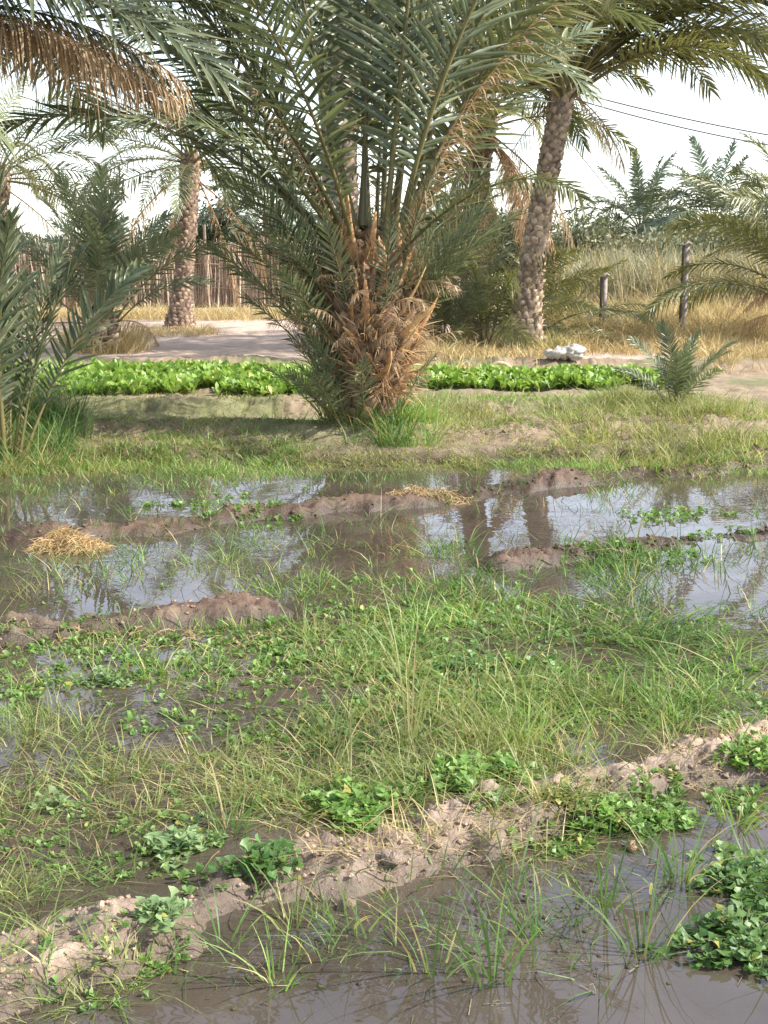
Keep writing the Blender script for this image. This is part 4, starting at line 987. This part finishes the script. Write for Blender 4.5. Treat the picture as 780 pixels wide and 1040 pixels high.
# metal fence posts
def post(px, py, topy, label, w=.035):
    x, y = [float(v) for v in GZ(px, py)]; _, _, z = at_depth(px, topy, y); zz = gz(x, y)
    root = empty('fence_post', (x, y, zz)); tag(root, label, 'post', 'fence posts in the dry grass')
    m1 = MB(); h = z - zz
    for (a, b, c, d, hh0, hh1) in ((-w, w, -.004, .004, -.1, h), (-.004, .004, .0045, w * 1.2, -.1, h)):
        v = [(a, c, hh0), (b, c, hh0), (b, d, hh0), (a, d, hh0), (a, c, hh1), (b, c, hh1), (b, d, hh1), (a, d, hh1)]
        m1.add(v, [(0, 1, 5, 4), (1, 2, 6, 5), (2, 3, 7, 6), (3, 0, 4, 7), (4, 5, 6, 7)], c=(0.32, 0.27, 0.25))
    tubes(m1, [(-w - .028, 0.02, -.1), (-w - .028, 0.02, h * .99)], [.025, .025], 6, (0.10, 0.085, 0.08))
    m1.build('shaft', M['metal'], root, smooth=False)
    m2 = MB(); tubes(m2, [(-.05, 0, h - .02), (0.02, 0, h + .03), (.07, 0, h)], [.02, .03, .015], 6, (0.42, 0.36, 0.32)); m2.build('bent_tip', M['metal'], root)
    return (x, y, zz, h)
pa = post(613, 344, 280, 'shorter thin metal post in the dry grass beside the palm thicket')
pb = post(694, 346, 248, 'taller pale metal post in the dry grass right of the shorter post')
# cables
def cable(p, q, sag, label, r_=.019):
    p = np.array(at_depth(*p)); q = np.array(at_depth(*q)); k = np.linspace(0, 1, 24)[:, None]
    P = p * (1 - k) + q * k; P[:, 2] -= (sag * 4 * k * (1 - k))[:, 0]
    m1 = MB(); tubes(m1, P - p, np.full(24, r_), 5, (0.10, 0.09, 0.09)); o = m1.build('overhead_cable', M['cable']); o.location = p; tag(o, label, 'cable', 'overhead cables behind the palms')
cable((480, 62, 34), (960, 160, 34), .35, 'upper of the two dark overhead cables crossing the sky at right')
cable((480, 66, 34.3), (960, 168, 34.3), .45, 'lower of the two dark overhead cables crossing the sky at right')
cable((540, 95, 33), (680, 268, 60), .05, 'thin stay wire slanting down right behind the leaning palm', .014)
# low white building beyond the fence
x, y, z = at_depth(245, 262, 70)
root = empty('farm_building', (x, 70, 0)); tag(root, 'low white flat-roofed farm building glimpsed over the reed fence', 'building')
def box(mb_, c, s, col):
    v = [(c[0] + sx * s[0] / 2, c[1] + sy * s[1] / 2, c[2] + sz * s[2] / 2) for sz in (-1, 1) for sx, sy in ((-1, -1), (1, -1), (1, 1), (-1, 1))]
    mb_.add(v, [(0, 1, 5, 4), (1, 2, 6, 5), (2, 3, 7, 6), (3, 0, 4, 7), (4, 5, 6, 7), (3, 2, 1, 0)], c=col)
m1 = MB(); box(m1, (0, 0, .7), (5.5, 3, 1.5), (0.55, 0.52, 0.47)); m1.build('wall', M['wall'], root, smooth=False)
m1 = MB(); box(m1, (0, 0, 1.53), (5.9, 3.3, .12), (0.7, 0.68, 0.64)); m1.build('roof', M['wall'], root, smooth=False)
# background trees
def tree(px, Yd, w, h, label, cols, n=9000, name='shrub_tree', group='trees beyond the fence', leaf=.11, seed=0, low=0.15):
    r = np.random.default_rng(seed + abs(int(px))); x, _, _ = at_depth(px, 262, Yd)
    root = empty(name, (x, Yd, 0)); tag(root, label, 'tree', group)
    m1 = MB()
    tubes(m1, [(0, 0, -.1), (.1, 0, h * .3), (0, 0, h * .6)], [.16, .12, .05], 7, (0.2, 0.15, 0.11))
    cl = []
    for i in range(16):
        a = r.random() * 6.28; rr = w / 2 * math.sqrt(r.random()) * .85; hz = h * (low + .1 + (1 - low - .2) * r.random() * (1 - .45 * (rr / (w / 2)) ** 2))
        c = np.array([rr * math.cos(a), rr * math.sin(a) * .7, hz]); cl.append((c, (0.14 + .14 * r.random()) * min(w, h * 1.6)))
        tubes(m1, [(0.05, 0, h * .2), tuple(c * .6 + np.array([0, 0, h * .1])), tuple(c)], [.05, .03, .01], 5, (0.2, 0.15, 0.11))
    m1.build('trunk', M['bark'], root)
    m2 = MB(); ci = r.integers(0, len(cl), n); d = nrm(r.normal(0, 1, (n, 3))); q = r.random(n) ** .45
    c = np.array([cl[i][0] for i in ci]) + d * (np.array([cl[i][1] for i in ci]) * q)[:, None] * np.array([1, 1, .8]); c[:, 2] = np.maximum(c[:, 2], .05)
    dd = nrm(r.normal(0, 1, (n, 3)) + np.array([0, 0, .5])); kk = np.linspace(-.5, .5, 3)
    P = c[:, None] + dd[:, None] * (leaf * (0.6 + r.random(n))[:, None] * kk)[..., None] * 1.6
    W = nrm(np.cross(dd, r.normal(0, 1, (n, 3))))[:, None] * (leaf * .33 * np.array([.3, 1, .2]))[None, :, None]
    a_, b_ = [np.array(v) for v in cols]; t = (0.6 * r.random((n, 1)) + .4 * (ci[:, None] % 4) / 3)
    ribbons(m2, P, W, a_ * (1 - t) + b_ * t); m2.build('crown', M['foliage'], root)
DG = ((0.035, 0.06, 0.035), (0.08, 0.11, 0.06)); GG = ((0.10, 0.12, 0.07), (0.19, 0.20, 0.12)); TG = ((0.17, 0.17, 0.10), (0.30, 0.28, 0.18))
tree(215, 52, 5.5, 3.3, 'dark green rounded tree behind the slender left palm', DG)
tree(248, 58, 5.0, 3.0, 'dark bush above the white building over the reed fence', DG)
tree(300, 54, 5.0, 3.1, 'dark tree behind the drooping distant palm', DG)
tree(60, 50, 7, 3.0, 'olive tree behind the bushy blue-green palm', GG)
tree(-40, 46, 6, 3.4, 'olive tree at the left photo edge behind the fence', GG)
tree(380, 50, 7, 3.4, 'olive tree hidden behind the central palm trunk', GG)
tree(470, 48, 7, 3.6, 'dark tree behind the dark palm thicket', DG)
tree(560, 46, 6, 3.2, 'green tree behind the leaning palm trunk', GG)
tree(612, 50, 5, 2.7, 'pale tamarisk between leaning trunk and shorter post', TG)
tree(655, 44, 5, 2.2, 'pale tamarisk under the distant grey-green palm', TG, 6000)
tree(705, 42, 5, 2.6, 'pale tamarisk behind the taller metal post', TG, 6000)
tree(755, 40, 5, 2.7, 'greenish tamarisk behind the right edge palm', GG, 6000)
tree(830, 40, 6, 3.4, 'olive tree past the right photo edge', GG)
tree(690, 66, 9, 3.9, 'hazy green tree mass between the two distant right palms', GG, 7000)
tree(800, 70, 9, 4.2, 'hazy green tree mass beyond the right edge palm', GG, 7000)
# reeds thicket at the right
rm = MB(); n = 5200; px = rng.uniform(570, 860, n); Yd = rng.uniform(31, 40, n); x = (px - 390) / 1300 * Yd
k = fbm(x, Yd, .5, 3, 5) > .42; x, Yd = x[k], Yd[k]; n = len(x)
blades(rm, x, Yd, 1.2 + .8 * rng.random(n), np.full(n, .03), 'reed', lean=.12, curve=.25, K=5, dryfrac=.2)
blades(rm, x + .3, Yd + .3, .9 + .8 * rng.random(n), np.full(n, .03), 'reed', lean=.15, curve=.3, K=5, dryfrac=.3)
tag(rm.build('reeds', M['straw']), 'pale tall reeds behind the metal fence posts', 'reeds', kind='stuff')
